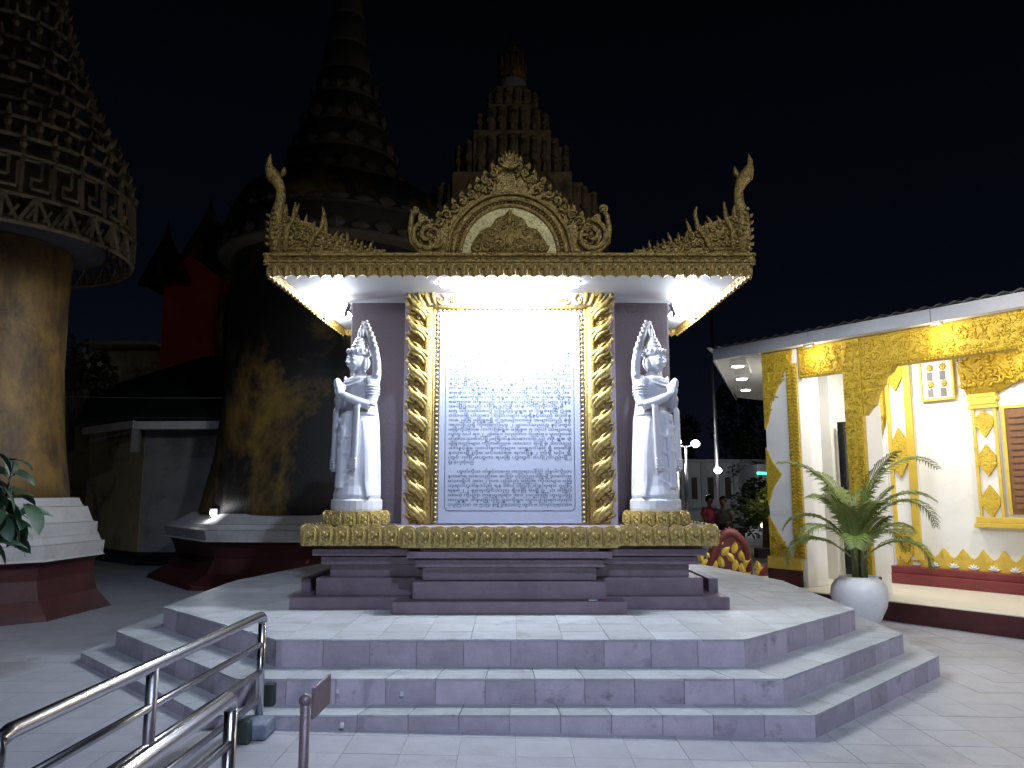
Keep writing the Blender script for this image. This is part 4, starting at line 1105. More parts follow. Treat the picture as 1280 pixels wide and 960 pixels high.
for az, el, Ln, dp, zb in FR:
    part('frond', frond(az, el, Ln * (.80 if el > 1 else .70), dp, z0 + .30 + zb, nl=30, lw=.235), PALML, palm)

# ================================================================== serpent balustrades behind the platform
def naga(label, pts, th, grp='serpent balustrades'):
    P = [Vector(p) for p in pts]; sm = []
    for i in range(len(P) - 1):
        p0 = P[max(i - 1, 0)]; p1 = P[i]; p2 = P[i + 1]; p3 = P[min(i + 2, len(P) - 1)]
        for k in range(6):
            t = k / 6; sm.append(.5 * ((2 * p1) + (p2 - p0) * t + (2 * p0 - 5 * p1 + 4 * p2 - p3) * t * t + (3 * p1 - p0 - 3 * p2 + p3) * t ** 3))
    sm.append(P[-1]); n = len(sm)
    t_ = thing('serpent_balustrade', label, 'balustrade', tuple(P[0]), 0, grp)
    part('body', M().tube(sm, [th * (1 - .35 * i / n) for i in range(n)], 14, up=(.2, 1, .1)), REDB2, t_, True)
    ym = sum(p.y for p in sm) / n; zb_ = min(p.z for p in sm)
    pl = M().prism([(p.x, p.z) for p in sm], ym - .05, ym + .05)
    part('fin', pl, REDB2, t_)
    gl = M(); xm0, xm1 = min(p.x for p in sm), max(p.x for p in sm); zt_ = max(p.z for p in sm)
    for i in range(5):
        for j in range(4):
            fx_ = (i + .5) / 5; xq = xm0 + (xm1 - xm0) * fx_; zq = zt_ * (1 - abs(fx_ - .5) * 1.1) * (j + .4) / 4.4
            gl.leaf(xq, zq, pi * (.35 + .3 * ((i + j) % 2)), .17, .10, ym - .05, .03, .6 if i % 2 else -.6)
    part('gold_flames', gl, GOLDP, t_, kind='stuff')
    m = M()
    for i in range(2, n - 1, 2):
        d = (sm[i + 1] - sm[i - 1]).normalized(); rr_ = th * (1 - .35 * i / n)
        m.tube([sm[i] + Vector((0, 0, rr_ * .8)), sm[i] + Vector((0, 0, rr_ * 1.25)) - d * .03], [.03, .006], 5)
    part('crest', m, REDP, t_, True)
    return t_


naga('red and gold serpent coil rising highest behind the platform beside the shrine plinth', [(2.75, 11.9, -.05), (2.95, 11.8, .30), (3.10, 11.8, .62), (3.28, 11.8, .72), (3.46, 11.8, .56), (3.52, 11.8, .25), (3.52, 11.8, -.08)], .085)
naga('second red and gold serpent hump lower and nearer the hall pillar', [(3.45, 11.5, -.08), (3.62, 11.45, .15), (3.85, 11.4, .32), (4.15, 11.4, .42), (4.5, 11.5, .40), (4.75, 11.6, .1), (4.8, 11.6, -.1)], .075)

# ================================================================== stupas
def stupa(label, cx, cy, rot, base, marble, bell, bell_mat, crown, tiers, top, dark, group='golden stupas', lattice=True, seg=36):
    t = thing('stupa', label, 'stupa', (cx, cy, 0), 0, group)
    part('red_base', M().lathe(base, cx, cy, 8, rot), REDB, t)
    for i in range(len(marble) - 1):
        (r0, z0), (r1, z1), kind = marble[i][:2], marble[i + 1][:2], 0
        part('marble_tier', M().lathe([(r0 * .6, z0), (r0, z0), (r0 * .985, z0 + .02), (marble[i][2], z1 - .004), (r0 * .55, z1 - .004)], cx, cy, 8, rot), WHITEW, t)
    part('bell', M().lathe(bell, cx, cy, 48), bell_mat, t, True)
    if lattice:
        c = M(); n = len(crown) - 1
        def pt(a, u):
            u = max(0, min(n - 1e-6, u)); i = int(u); f = u - i; r = crown[i][0] * (1 - f) + crown[i + 1][0] * f; z = crown[i][1] * (1 - f) + crown[i + 1][1] * f
            return Vector((cx + r * cos(a), cy + r * sin(a), z))
        def bar(a0, u0, a1, u1, th=.045, k=2):
            th *= .62 if seg > 50 else .8
            c.tube([pt(a0 + (a1 - a0) * i / k, u0 + (u1 - u0) * i / k) for i in range(k + 1)], th, 4, .8)
        NS = seg; da = 2 * pi / NS
        for j in range(n + 1):
            for k in range(NS): bar(k * da, j, (k + 1) * da, j, .05, 1)
        # bottom band: triangles
        for k in range(NS // 2 * 2):
            a = k * da
            if k % 2 == 0: bar(a, 0, a + da, 1, .045, 1); bar(a + 2 * da, 0, a + da, 1, .045, 1); bar(a + da, .1, a + da, .95, .05, 1)
            bar(a + .5 * da, .15, a + da, .6, .04, 1)
        # key pattern band
        for k in range(NS // 2):
            a = k * 2 * da; L_ = 1
            bar(a, 1, a, 2.0, .05, 1); bar(a, 1.9, a + da * 1.2, 1.9, .04, 1); bar(a + da * 1.2, 1.9, a + da * 1.2, 1.45, .04, 1); bar(a + da * 1.2, 1.45, a + da * .6, 1.45, .04, 1)
            bar(a + da * .6, 1.45, a + da * .6, 1.2, .04, 1); bar(a + da * .6, 1.2, a + da * 1.75, 1.2, .04, 1); bar(a + da * 1.75, 1.2, a + da * 1.75, 1.8, .04, 1)
        for j in range(2, n):
            st = 2 if j < 5 else 3
            for k in range(0, NS, st):
                a = (k + (j % 2) * st * .5) * da
                bar(a, j, a, j + 1, .055, 1)
                p = pt(a, j + .55); o_ = (Vector((p.x - cx, p.y - cy, 0))).normalized()
                kq = .75 if seg > 50 else 1.3; c.sph(tuple(p + o_ * .03), (.06 * kq, .06 * kq, .08 * kq), 6, 4)
                p = pt(a, j + 1); c.tube([p, p + o_ * .05 + Vector((0, 0, .11))], [.035, .010], 5)
        part('openwork_crown', c, IRON if dark is SPIRE else SPIRED, t, kind='stuff')
        part('crown_underside', M().lathe([(bell[2][0] * .7, crown[0][1] + .04), (crown[0][0] * .80, crown[0][1] + .12), (crown[0][0] * .80, crown[0][1] + .16), (bell[2][0] * .7, crown[0][1] + .20)], cx, cy, 48), CONC, t, True)
        core = [(crown[i][0] * .62, crown[i][1] + .15) for i in range(len(crown))]
        part('spire_core', M().lathe([(0, core[0][1] - .3)] + core + [(0, core[-1][1])], cx, cy, 24), dark, t, True)
    for (r, z, r2, z2) in tiers:
        part('spire_ring', M().lathe([(r * .8, z - .05), (r * 1.0, z), (r * 1.03, z + .06), (r * .97, z + .12), (r2 * 1.0, z2 - .02), (r2 * .8, z2)], cx, cy, 32), dark, t, True)
    if not lattice:
        cl = M()
        for k_, (r, z, r2, z2) in enumerate(tiers[:7]):
            nq = max(14, int(r * 17))
            for q in range(nq):
                i0 = len(cl.v); h_ = (z2 - z) * (.42 if q % 2 else .30)
                cl.leaf(0, z + .08, pi / 2, h_, 2 * pi * r / nq * .8, -.02, .05, 0, 4, back=.05)
                cl.xf(i0, Matrix.Translation((cx, cy, 0)) @ Matrix.Rotation(2 * pi * q / nq, 4, 'Z') @ Matrix.Translation((0, -r * .99, 0)))
        part('ring_cresting', cl, dark, t, kind='stuff')
    part('spire_tip', M().lathe(top, cx, cy, 24), dark, t, True)
    return t


# the great stupa at the far left with its openwork crown
CROWN_A = [(r_ * .86, z_ + .13) for r_, z_ in ((1.75, 4.03), (1.76, 4.33), (1.72, 4.78), (1.67, 5.0), (1.57, 5.25), (1.43, 5.5), (1.27, 5.78), (1.09, 6.08), (.93, 6.42), (.79, 6.78), (.66, 7.18), (.53, 7.6), (.40, 8.1))]
AX, AY = -6.22, 8.95
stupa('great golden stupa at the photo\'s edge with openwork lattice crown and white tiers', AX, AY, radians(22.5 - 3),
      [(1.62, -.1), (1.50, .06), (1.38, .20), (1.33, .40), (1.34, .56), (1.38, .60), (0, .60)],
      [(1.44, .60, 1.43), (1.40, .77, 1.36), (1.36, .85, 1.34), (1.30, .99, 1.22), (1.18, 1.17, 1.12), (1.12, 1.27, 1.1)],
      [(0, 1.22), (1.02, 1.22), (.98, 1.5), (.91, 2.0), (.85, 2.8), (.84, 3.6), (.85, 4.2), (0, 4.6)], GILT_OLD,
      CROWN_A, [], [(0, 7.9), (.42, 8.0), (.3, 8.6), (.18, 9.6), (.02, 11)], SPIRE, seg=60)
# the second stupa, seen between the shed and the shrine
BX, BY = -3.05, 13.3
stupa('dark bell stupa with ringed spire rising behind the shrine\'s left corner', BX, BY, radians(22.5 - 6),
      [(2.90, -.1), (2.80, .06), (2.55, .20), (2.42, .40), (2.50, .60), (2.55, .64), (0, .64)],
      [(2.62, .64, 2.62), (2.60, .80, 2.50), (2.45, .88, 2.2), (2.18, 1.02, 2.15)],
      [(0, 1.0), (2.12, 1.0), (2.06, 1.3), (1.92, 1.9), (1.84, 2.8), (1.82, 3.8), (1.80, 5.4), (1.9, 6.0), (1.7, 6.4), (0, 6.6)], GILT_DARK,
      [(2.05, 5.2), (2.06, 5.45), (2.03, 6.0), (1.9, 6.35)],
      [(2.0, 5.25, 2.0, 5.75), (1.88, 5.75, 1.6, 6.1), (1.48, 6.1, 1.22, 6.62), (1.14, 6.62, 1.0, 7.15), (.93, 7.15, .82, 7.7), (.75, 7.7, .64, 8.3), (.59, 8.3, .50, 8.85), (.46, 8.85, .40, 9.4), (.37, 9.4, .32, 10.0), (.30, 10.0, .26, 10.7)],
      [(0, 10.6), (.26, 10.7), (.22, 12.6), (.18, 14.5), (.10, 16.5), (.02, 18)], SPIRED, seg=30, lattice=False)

# the tiered pagoda straight behind the shrine
CX, CY = 0.0, 22.6
pg = thing('tiered_pagoda', 'tall stepped pagoda spire standing straight behind the shrine pediment', 'pagoda', (CX, CY, 0))
part('lower_block', M().box(-2.4, 2.4, CY - 2.2, CY + 2.4, -.1, 7.4), SPIREC, pg)
tr = [(2.6, 7.4, 8.7), (2.30, 8.7, 10.15), (1.50, 10.15, 11.45), (.92, 11.45, 12.35), (.63, 12.35, 12.97)]
for k, (r, za, zb) in enumerate(tr):
    q_ = (CY - r * .9) / 21; za, zb = 1.33 + (za - 1.33) * q_, 1.33 + (zb - 1.33) * (CY - (tr[k + 1][0] if k < 4 else .5) * .9) / 21 - .01 * k
    r *= (q_ + .03)
    m = M()
    # star plan: three interlocked squares of shrinking width with vertical leaves as edging
    for q, sc in ((0, 1.0), (1, .86), (2, .72)):
        w1 = r * sc; d1 = r * (1.0 - .12 * (2 - q)) * .9
        m.bbox(CX - w1, CX + w1, CY - d1, CY + d1, za + .003 * q, za + (zb - za) * (.72 + .12 * q), .03)
    m.bbox(CX - r * 1.04, CX + r * 1.04, CY - r * .8, CY + r * .8, za + .02, za + .14, .03)
    tier = part('tier', m, SPIREC, pg)
    c = M(); nL_ = max(5, int(r * 7))
    for q in range(nL_ + 1):
        x = CX - r + 2 * r * q / nL_; zt_ = za + (zb - za) * (.70 + .16 * cos((x - CX) / r * 1.2)); rr_ = 2 * r / nL_ * .42
        yy_ = CY - r * .9 + .25 * r * (1 - sqrt(max(0, 1 - ((x - CX) / r) ** 2)))
        c.tube([(x, yy_, za + .05), (x, yy_, zt_ - .1)], [rr_, rr_ * .9], 8); c.sph((x, yy_, zt_ - .10), (rr_ * .95, rr_ * .95, rr_ * .9), 8, 6)
        c.scroll(x, za + (zb - za) * .42, rr_ * .7, yy_ - rr_ * .8, 1.2, q, 1, .035)
        c.leaf(x, za + .12, pi / 2, (zb - za) * .28, rr_ * 1.6, yy_ - rr_ * .85, .06)
    part('tier_carving', c, SPIREC, tier, True, kind='stuff')
part('white_neck', M().lathe([(r_, 1.33 + (z_ - 1.33) * 1.055) for r_, z_ in ((0, 12.93), (.42, 12.95), (.45, 13.05), (.45, 13.25), (.40, 13.36), (0, 13.38))], CX, CY, 20), PLASTG, pg, True)
m = M(); m.lathe([(r_, 1.33 + (z_ - 1.33) * 1.055) for r_, z_ in ((0, 13.37), (.40, 13.375), (.46, 13.5), (.42, 13.8), (.40, 14.05), (.30, 14.15), (0, 14.2))], CX, CY, 20)
for k in range(14):
    a = 2 * pi * k / 14; i0 = len(m.v); m.leaf(0, 14.06, pi / 2, .8, .17, 0, .05); m.xf(i0, Matrix.Translation((CX, CY, 0)) @ Matrix.Rotation(a, 4, 'Z') @ Matrix.Translation((0, -.42, 0)))
part('gilded_bud', m, GILT_OLD, pg, True)
part('spire_tip', M().lathe([(r_, 1.33 + (z_ - 1.33) * 1.055) for r_, z_ in ((0, 14.05), (.32, 14.1), (.28, 14.3), (.18, 14.5), (.06, 14.7), (0, 14.72))], CX, CY, 16), SPIRE, pg, True)

# ================================================================== shed with green roof, red hut, small things at the left
shed = thing('low_shed', 'low plastered shed with pale eave board and dark green roof between the stupas', 'shed', (-6.9, 14.5, 0))
A0, A1, A2 = (-8.9, 14.9), (-7.15, 13.25), (-4.9, 13.15)
def wall_seg(nm, p, q, z0, z1, mt, th=.1, off=0.0, b=.004, parent=None):
    A, B = Vector(p), Vector(q); L_ = (B - A).length; m = M().bbox(0, L_, off, off + th, z0, z1, b)
    m.xf(0, Matrix.Translation((A.x, A.y, 0)) @ Matrix.Rotation(atan2((B - A).y, (B - A).x), 4, 'Z'))
    return part(nm, m, mt, parent or shed)
wall_seg('wall', (-8.9, 16.3), (-6.88, 14.5), -.05, 2.9, PLAST)
wall_seg('wall', (-6.87, 14.5), (-5.3, 14.42), -.05, 2.9, PLASTG)
wall_seg('skirting', (-8.9, 16.27), (-6.88, 14.47), -.05, .24, BLACK, .03, -.03)
wall_seg('skirting', (-6.87, 14.47), (-5.3, 14.39), -.05, .24, BLACK, .03, -.03)
wall_seg('eave_board', (-8.4, 15.1), (-6.66, 13.55), 2.44, 2.58, WHITEW, .04)
wall_seg('eave_board', (-6.63, 13.55), (-4.95, 13.45), 2.42, 2.56, WHITEW, .04)
part('post', M().bbox(-6.70, -6.58, 13.60, 13.72, 2.02, 2.5, .01), PLASTG, shed)
part('eave_soffit', M().prism([(-8.4, 15.15), (-6.66, 13.6), (-4.96, 13.5), (-5.0, 14.6), (-6.9, 14.8), (-8.6, 16.3)], 2.59, 2.60, 'xy'), GREENR, shed)
rfm = M(); rfm.add([(-8.6, 15.1, 2.63), (-6.65, 13.48, 2.63), (-4.9, 13.38, 2.61), (-5.0, 18.0, 4.5), (-7.3, 18.0, 4.5), (-9.6, 17.5, 3.6), (-8.6, 15.1, 2.605), (-6.65, 13.48, 2.605), (-4.9, 13.38, 2.585), (-5.0, 18.0, 4.4), (-7.3, 18.0, 4.4), (-9.6, 17.5, 3.5)],
                   [(0, 1, 4, 5), (1, 2, 3, 4), (6, 11, 10, 7), (7, 10, 9, 8), (0, 6, 7, 1), (1, 7, 8, 2), (2, 8, 9, 3), (0, 5, 11, 6), (3, 9, 10, 4), (4, 10, 11, 5)])
part('roof', rfm, GREENR, shed)

hut = thing('red_hut', 'tall red walled shrine building with steep pointed gables beyond the shed', 'building', (-8.5, 21, 0))
part('red_wall', M().bbox(-9.25, -7.78, 20.0, 23.5, 0, 7.0, .02).prism([(-9.25, 7.0), (-7.78, 7.0), (-8.6, 7.6)], 20.0, 20.3), REDW, hut)
part('dark_wall', M().bbox(-13.5, -9.26, 20.2, 23.5, 0, 5.05, .02), PLAST, hut)
part('corner_post', M().bbox(-7.775, -7.62, 19.9, 20.1, 0, 6.5, .01), GILT_OLD, hut)
part('side_wall', M().bbox(-7.61, -5.6, 20.2, 23.0, 0, 6.4, .02), REDB, hut)
for (x, y, h, w_) in ((-9.19, 19.95, 8.25, .62), (-8.9, 22.0, 9.7, .7)):
    m = M()
    for s_ in (-1, 1): m.prism([(x, h), (x + s_ * w_, h - 1.3), (x + s_ * w_ * 1.12, h - 1.5), (x + s_ * w_ * .9, h - 1.55), (x, h - .35)], y - .1, y)
    m.prism([(x - w_ * .9, h - 1.5), (x + w_ * .9, h - 1.5), (x, h - .4)], y, y + 3)
    gb = part('gable', m, GILT_DARK, hut)
    part('gable_finial', M().tube([(x, y - .05, h - .2), (x, y - .05, h + .3)], [.10, .01], 6), GILT_DARK, gb)
part('horizontal_eave', M().bbox(-11.2, -9.2, 19.6, 23, 5.1, 5.2, .02), PLAST, hut)
part('lit_board', M().bbox(-7.09, -6.60, 20.08, 20.16, 4.96, 5.22, .01), SIGN, hut)
m = M()
for i in range(4): m.tube([(-5.9, 18.0, z) for z in (4.3, 6.0)], .035, 8) if i == 0 else None
solo('lamp_pole', m, STEELD, 'thin pale pole rising left of the shrine canopy', 'pole', org=(-5.9, 18, 4.3)).name = 'pale_pole'
cable = M().tube([(-9.5 + 9 * t, 12.4 + .6 * t, 2.92 + .10 * t - .10 * sin(pi * t)) for t in [i / 16 for i in range(17)]], .008, 5)
solo('overhead_cable', cable, STEELD, 'thin overhead cable crossing above the shed roof', 'cable', org=(-9.5, 12.4, 2.9))

# little flood lamp on the second stupa's ledge
LX, LY, LZ = -4.42, 11.62, 1.02
lt = thing('floodlight', 'small glaring floodlight on the white ledge of the dark stupa', 'lamp', (LX, LY, .84))
part('bracket', M().bbox(LX - .03, LX + .03, LY - .02, LY + .06, .84, .97, .005), STEELD, lt)
part('lamp_head', M().bbox(LX - .06, LX + .06, LY - .02, LY + .05, .96, 1.09, .01), STEELD, lt)
part('lamp_lens', M().sph((LX, LY - .03, 1.025), (.046, .03, .046), 12, 8), GLOBE, lt, True)
lamp('ledge_floodlight', 'POINT', (LX, LY - .12, 1.03), 3.0, (.95, .97, 1), size=.05)
lamp('ledge_uplight', 'SPOT', (LX + .15, LY - .05, 1.10), 9, (1, .9, .6), (LX + .25, LY + 1.3, 3.3), .05, spot=22)

# flowering shrub beyond the shed roof
def foliage(nm, blobs, nleaf, size, mt, parent=None, seed=1, **kw):
    rr = random.Random(seed); m = M()
    for (c, r) in blobs:
        for k in range(nleaf):
            while True:
                p = Vector((rr.uniform(-1, 1), rr.uniform(-1, 1), rr.uniform(-1, 1)))
                if .35 < p.length < 1: break
            q = Vector((c[0] + p.x * r[0], c[1] + p.y * r[1], c[2] + p.z * r[2]))
            d = Vector((rr.gauss(0, 1), rr.gauss(0, 1), rr.gauss(0, .7))).normalized(); s_ = d.cross(Vector((rr.gauss(0, 1), rr.gauss(0, 1), 1))).normalized()
            L_ = size * rr.uniform(.6, 1.3)
            m.add([q - d * L_, q + s_ * L_ * .4, q + d * L_, q - s_ * L_ * .4], [(0, 1, 2), (0, 2, 3)])
    return part(nm, m, mt, parent, **kw) if parent else m


sh = thing('flowering_shrub', 'dim shrub with a few pale flowers beyond the shed roof', 'shrub', (-9.7, 16.5, 0))
part('stem', M().tube([(-9.7, 16.9, 0), (-9.6, 16.9, 2.0), (-9.7, 16.9, 4.2)], [.09, .07, .03], 7), WOOD, sh, True)
foliage('foliage', [((-9.7, 16.9, 4.1), (.8, .6, .7)), ((-10.3, 17, 3.9), (.6, .5, .6)), ((-9.2, 16.8, 3.9), (.5, .5, .5))], 260, .10, NIGHTLEAF, sh, seed=3)
for k, (x, z) in enumerate(((-9.05, 4.18), (-8.98, 4.0), (-8.75, 4.02), (-9.1, 4.32))):
    fm = M()
    for q in range(5): fm.leaf(x, z, q * 1.257, .07, .05, 16.2, .01, 0, 4)
    part('flower', fm, PETW, sh, True)

# near leafy plant at the left edge
np_ = thing('leafy_plant', 'dark broad leaved plant cut off by the photo\'s left edge', 'plant', (-3.35, 4.9, 0))
rp = random.Random(5)
for k in range(5):
    x = -3.38 + rp.uniform(-.1, .1); y = 4.95 + rp.uniform(-.1, .1)
    part('stem', M().tube([(x, y, 0), (x - .02, y, .6), (x + .05 * k - .1, y, 1.2 + .08 * k)], [.02, .016, .008], 6), WOOD, np_, True)
for k in range(90):
    az = rp.uniform(-1.3, 1.5); z = rp.uniform(.98, 1.58); bx, by = -3.24 + rp.uniform(-.26, .08), 4.95 + rp.uniform(-.25, .2)
    m = M(); Ln = rp.uniform(.17, .27); w_ = Ln * .42; i0 = 0; el = rp.uniform(-.9, .5)
    n = 6; vs = []
    for i in range(n + 1):
        t = i / n; ww = w_ * .5 * sin(pi * min(1, t * .9 + .06)) ** .8 if i < n else .002; e_ = el - t * .6
        vs += [(Ln * t * cos(e_), -ww, Ln * t * sin(e_) + .01), (Ln * t * cos(e_), 0, Ln * t * sin(e_)), (Ln * t * cos(e_), ww, Ln * t * sin(e_) + .01)]
    fs = []
    for i in range(n):
        o_ = i * 3; fs += [(o_, o_ + 3, o_ + 4, o_ + 1), (o_ + 1, o_ + 4, o_ + 5, o_ + 2)]
    m.add(vs, fs); m.xf(0, Matrix.Translation((bx, by, z)) @ Matrix.Rotation(az, 4, 'Z') @ Matrix.Rotation(rp.uniform(-.7, .7), 4, 'X'))
    part('leaf', m, LEAF, np_, True)

# ================================================================== far right: yard beyond the hall
# white building with pilasters
fb = thing('far_white_building', 'distant white building with pilasters seen between shrine and hall', 'building', (9, 38, 0))
part('wall', M().bbox(6.9, 12.0, 36, 42, 0, 2.7, .03), FARW, fb)
for x in (7.2, 7.95, 8.7, 9.45, 10.2, 11.0):
    part('pilaster', M().bbox(x, x + .22, 35.8, 36.05, 0, 2.65, .02), WHITEW, fb)
for x in (7.45, 8.2, 8.95, 9.75): 
    w_ = part('window', M().bbox(x + .08, x + .34, 35.94, 36.03, 1.0, 2.0, .01), SPIRE, fb)
part('cornice', M().bbox(6.8, 12.1, 35.7, 36.1, 2.7, 2.82, .02), WHITEW, fb)
part('rail', M().bbox(6.3, 9.8, 34.9, 35.0, .78, .84, .01), WHITEW, fb)
wing_ = part('side_block', M().bbox(10.4, 12.4, 33, 36, 0, 2.5, .03), FARW, fb)


def lamp_post(lab, x, y, h, globes):
    t = thing('lamp_post', lab, 'lamp post', (x, y, 0), 0, 'lit lamp posts in the far yard')
    part('post', M().tube([(x, y, 0), (x, y, h)], .05, 8), STEELD, t, True)
    for gx, gz_ in globes:
        part('arm', M().tube([(x, y, h - .05), (x + gx * .6, y, h + .02), (x + gx, y, gz_ - .16)], .03, 6), STEELD, t, True)
        part('globe', M().sph((x + gx, y, gz_), (.16, .16, .13), 12, 8), GLOBE, t, True)
    lamp('lamp_post_light', 'POINT', (x, y - .5, h + .1), 60, (.9, .94, 1), size=.2)


lamp_post('lamp post with two glowing globes side by side, furthest left of the far yard', 6.27, 28, 2.98, ((-.30, 3.12), (.36, 3.06)))
lamp_post('short lamp post with one glowing globe just below the twin lamps', 6.10, 28.6, 2.15, ((-.0, 2.34),))
fp = thing('flagpole', 'tall pale flagpole carrying a bright lamp near its foot', 'pole', (7.9, 30, 0))
part('pole', M().tube([(7.9, 30, 0), (7.9, 30, 9.5)], [.09, .05], 10), STEELD, fp, True)
part('globe', M().sph((7.9, 29.85, 2.15), (.15, .15, .12), 12, 8), GLOBE, fp, True)
lamp('flagpole_light', 'POINT', (7.9, 29.3, 2.2), 60, (.9, .94, 1), size=.2)
gn = thing('green_lit_tube', 'short green glowing tube light in the far dark yard', 'light', (9.9, 30, 0))
part('tube', M().tube([(9.45, 30, 2.05), (10.15, 30, 2.03)], .05, 8), NEON, gn, True)
part('post', M().tube([(9.9, 30.05, 0), (9.9, 30.05, 2.05)], .04, 6), STEELD, gn)
# low dark wall, planting
solo('low_wall', M().bbox(5.3, 9.5, 17.0, 17.3, -.1, .12, .02), CONC, 'low dark wall behind the serpent balustrades', 'wall', org=(7, 17, 0))


def bush(lab, x, y, h, r, seed, mt=NIGHTLEAF, name='shrub', cat='shrub'):
    t = thing(name, lab, cat, (x, y, 0), 0, None)
    part('stem', M().tube([(x, y, -.1), (x + .03, y, h * .5), (x, y, h)], [.05, .04, .02], 6), WOOD, t, True)
    rr = random.Random(seed); bl = [((x + rr.uniform(-r, r) * .7, y + rr.uniform(-.4, .4), h * rr.uniform(.5, 1.0)), (r * rr.uniform(.35, .6),) * 3) for _ in range(7)]
    foliage('foliage', bl, 160, .09, mt, t, seed=seed)
    return t


FARPALM = mat('yellow_green_leaf', (.13, .17, .03), .6, 0, .3, 3)  # plain yellow green leaf colour, no emission
bush('dark shrub with tiny lights beyond the serpents', 7.0, 21.5, 1.0, .9, 4)
bush('tall yellow green shrub left of the hall\'s corner pillar', 6.5, 20.0, 1.25, .5, 5, FARPALM)
bush('leafy shrub partly hidden by the hall\'s corner pillar', 7.5, 22.5, 1.6, .8, 6)
bush('dark round crowned tree in front of the distant white building', 11.5, 36.0, 4.2, 1.6, 7, name='dark_tree', cat='tree')
# a young palm with yellow green leaves
yp = thing('young_palm', 'young palm with yellow green arching leaves beside the hall pillar', 'palm', (5.85, 18.5, 0))
part('trunk', M().tube([(5.95, 18.5, -.1), (5.95, 18.5, .7)], [.07, .05], 7), WOOD, yp, True)
sv = (PX, PYY); PX, PYY = 5.95, 18.5
for k in range(9):
    part('frond', frond(k * .7 + .2, rp.uniform(.5, 1.1), 1.0, 1.9, .75, .03, 16, .22), FARPALM, yp)
PX, PYY = sv
lts = [(6.95, 20.6, 1.32, .09, (.55, .65, 1.0)), (6.9, 20.4, .95, .09, (1, .95, .8)), (6.75, 20.3, .62, .06, (1, .95, .9)), (6.45, 20.2, .48, .07, (1, .6, .45)), (6.9, 20.2, .50, .05, (1, .95, .9))]
for k, (x, y, z, r, col) in enumerate(lts):
    em = mat('lit_bulb', col, .5, emit=col, estr=4)
    tq = thing('garden_light', ('small blue glowing light highest among the shrubs by the hall pillar', 'small warm light below the blue one by the hall pillar', 'tiny white light low in the dark shrub', 'tiny pinkish light lowest and leftmost in the dark shrub', 'faintest tiny white light touching the hall pillar\'s edge')[k], 'light', (x, y, 0))
    part('bulb', M().sph((x, y, z), r, 8, 6), em, tq, True); part('stake', M().tube([(x, y + .02, -.1), (x, y + .02, z)], .012, 5), STEELD, tq)
lamp('garden_lamp', 'POINT', (6.5, 19.3, 1.5), 14, (1, .9, .5), size=.1)


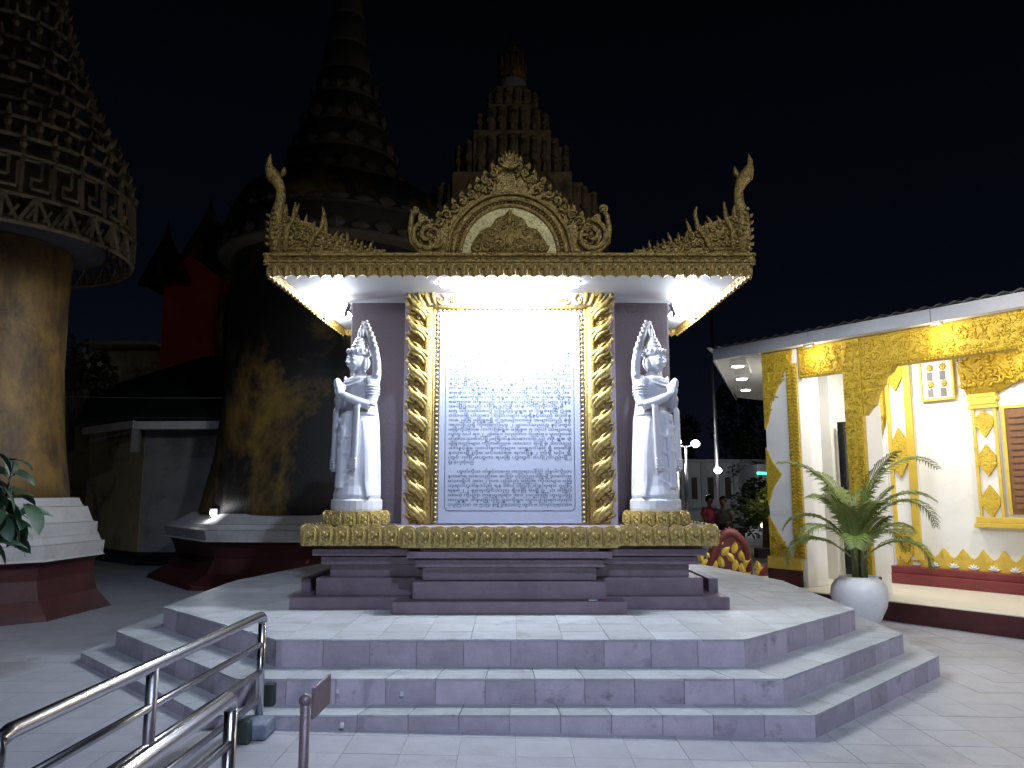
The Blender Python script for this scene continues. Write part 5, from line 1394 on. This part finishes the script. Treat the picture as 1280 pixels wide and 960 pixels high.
def seated(lab, x, y, sc, shirt, lean, bottom=DARKC, rz=0.0):
    t = thing('person', lab, 'person', (x, y, 0)); t.rotation_euler = (0, 0, rz)
    ORG[t.name] = (0, 0, 0)
    m = M()
    m.tube([(0, 0, .45), (0, .01 + lean * .3, .62), (0, lean * .8, .80), (0, lean, .93)], [.16, .14, .17, .10], 10, .7)
    m.tube([(0, lean, .93), (0, lean * 1.05 - .01, 1.02)], [.055, .05], 8)
    m.sph((0, lean * 1.1 - .02, 1.12), (.085, .10, .115), 10, 8)
    m.tube([(0, lean * 1.1 - .12, 1.13), (0, lean * 1.1 - .135, 1.10)], [.012, .016], 5)
    for s_ in (-1, 1):
        m.tube([(s_ * .16, lean * .95, .90), (s_ * .21, lean * .8 - .03, .74), (s_ * .17, -.12, .60), (s_ * .10, -.26, .58)], [.055, .048, .04, .03], 8)
        for j in range(4): m.tube([(s_ * .10 + (j - 1.5) * .018, -.26, .585), (s_ * .10 + (j - 1.5) * .02, -.33, .575)], [.010, .008], 5)
        m.tube([(s_ * .10 - s_ * .03, -.25, .59), (s_ * .05, -.29, .60)], [.011, .008], 5)
        m.tube([(s_ * .09, 0, .47), (s_ * .12, -.22, .48), (s_ * .12, -.42, .47)], [.09, .08, .065], 8)
        m.tube([(s_ * .12, -.42, .47), (s_ * .12, -.40, .25), (s_ * .12, -.42, .06)], [.06, .055, .04], 8)
        m.tube([(s_ * .12, -.40, .04), (s_ * .13, -.55, .03)], [.045, .03], 8, .6)
    me = remeshed(m, .014, 'body', SKIN, 1)
    o = bpy.data.objects.new('body', me); COL.objects.link(o); o.parent = t
    h = M(); h.sph((0, lean * 1.1, 1.15), (.098, .108, .118), 10, 8); part('hair', h, BLACK, t, True)
    c = M(); c.tube([(0, 0, .44), (0, .01 + lean * .3, .62), (0, lean * .8, .80), (0, lean, .95)], [.185, .165, .195, .09], 12, .74)
    for s_ in (-1, 1): c.tube([(s_ * .13, lean * .95, .92), (s_ * .215, lean * .8 - .03, .74)], [.075, .066], 8)
    part('shirt', c, shirt, t, True)
    c = M()
    for s_ in (-1, 1): c.tube([(s_ * .09, .02, .47), (s_ * .12, -.22, .48), (s_ * .12, -.43, .47), (s_ * .12, -.41, .25), (s_ * .12, -.42, .10)], [.10, .095, .085, .07, .065], 8)
    part('trousers', c, bottom, t, True)
    t.scale = (sc,) * 3
    return t


seated('person in a pink shirt seated in the far yard', 5.05, 20.0, 1.0, PINK, .02, rz=.3)
seated('person in a grey top leaning forward beside the one in pink', 5.45, 20.0, .98, GREYC, -.16, rz=-.6)
solo('bench', M().bbox(4.6, 6.0, 19.85, 20.25, .38, .44, .01).bbox(4.7, 4.8, 19.9, 20.2, -.1, .381, .01).bbox(5.8, 5.9, 19.9, 20.2, -.1, .381, .01), CONC, 'low dark bench the two people sit on', 'bench', org=(5.3, 20, 0))
# dark trees closing the yard
for k, (x, y, h) in enumerate(((14, 46, 7.5), (9.5, 50, 8.5), (5, 52, 7))):
    t = thing('background_tree', ('dark tree nearest the hall roof', 'dark tree behind the flagpole', 'dark tree behind the right marble figure')[k], 'tree', (x, y, 0))
    part('trunk', M().tube([(x, y, 0), (x + .2, y, h * .5), (x, y, h * .8)], [.3, .2, .1], 8), WOOD, t, True)
    rr = random.Random(k + 30); bl = [((x + rr.uniform(-2.2, 2.2), y + rr.uniform(-1.5, 1.5), h * rr.uniform(.45, 1.0)), (rr.uniform(.8, 1.4),) * 3) for _ in range(9)]
    foliage('crown', bl, 260, .22, NIGHTLEAF, t, seed=k)
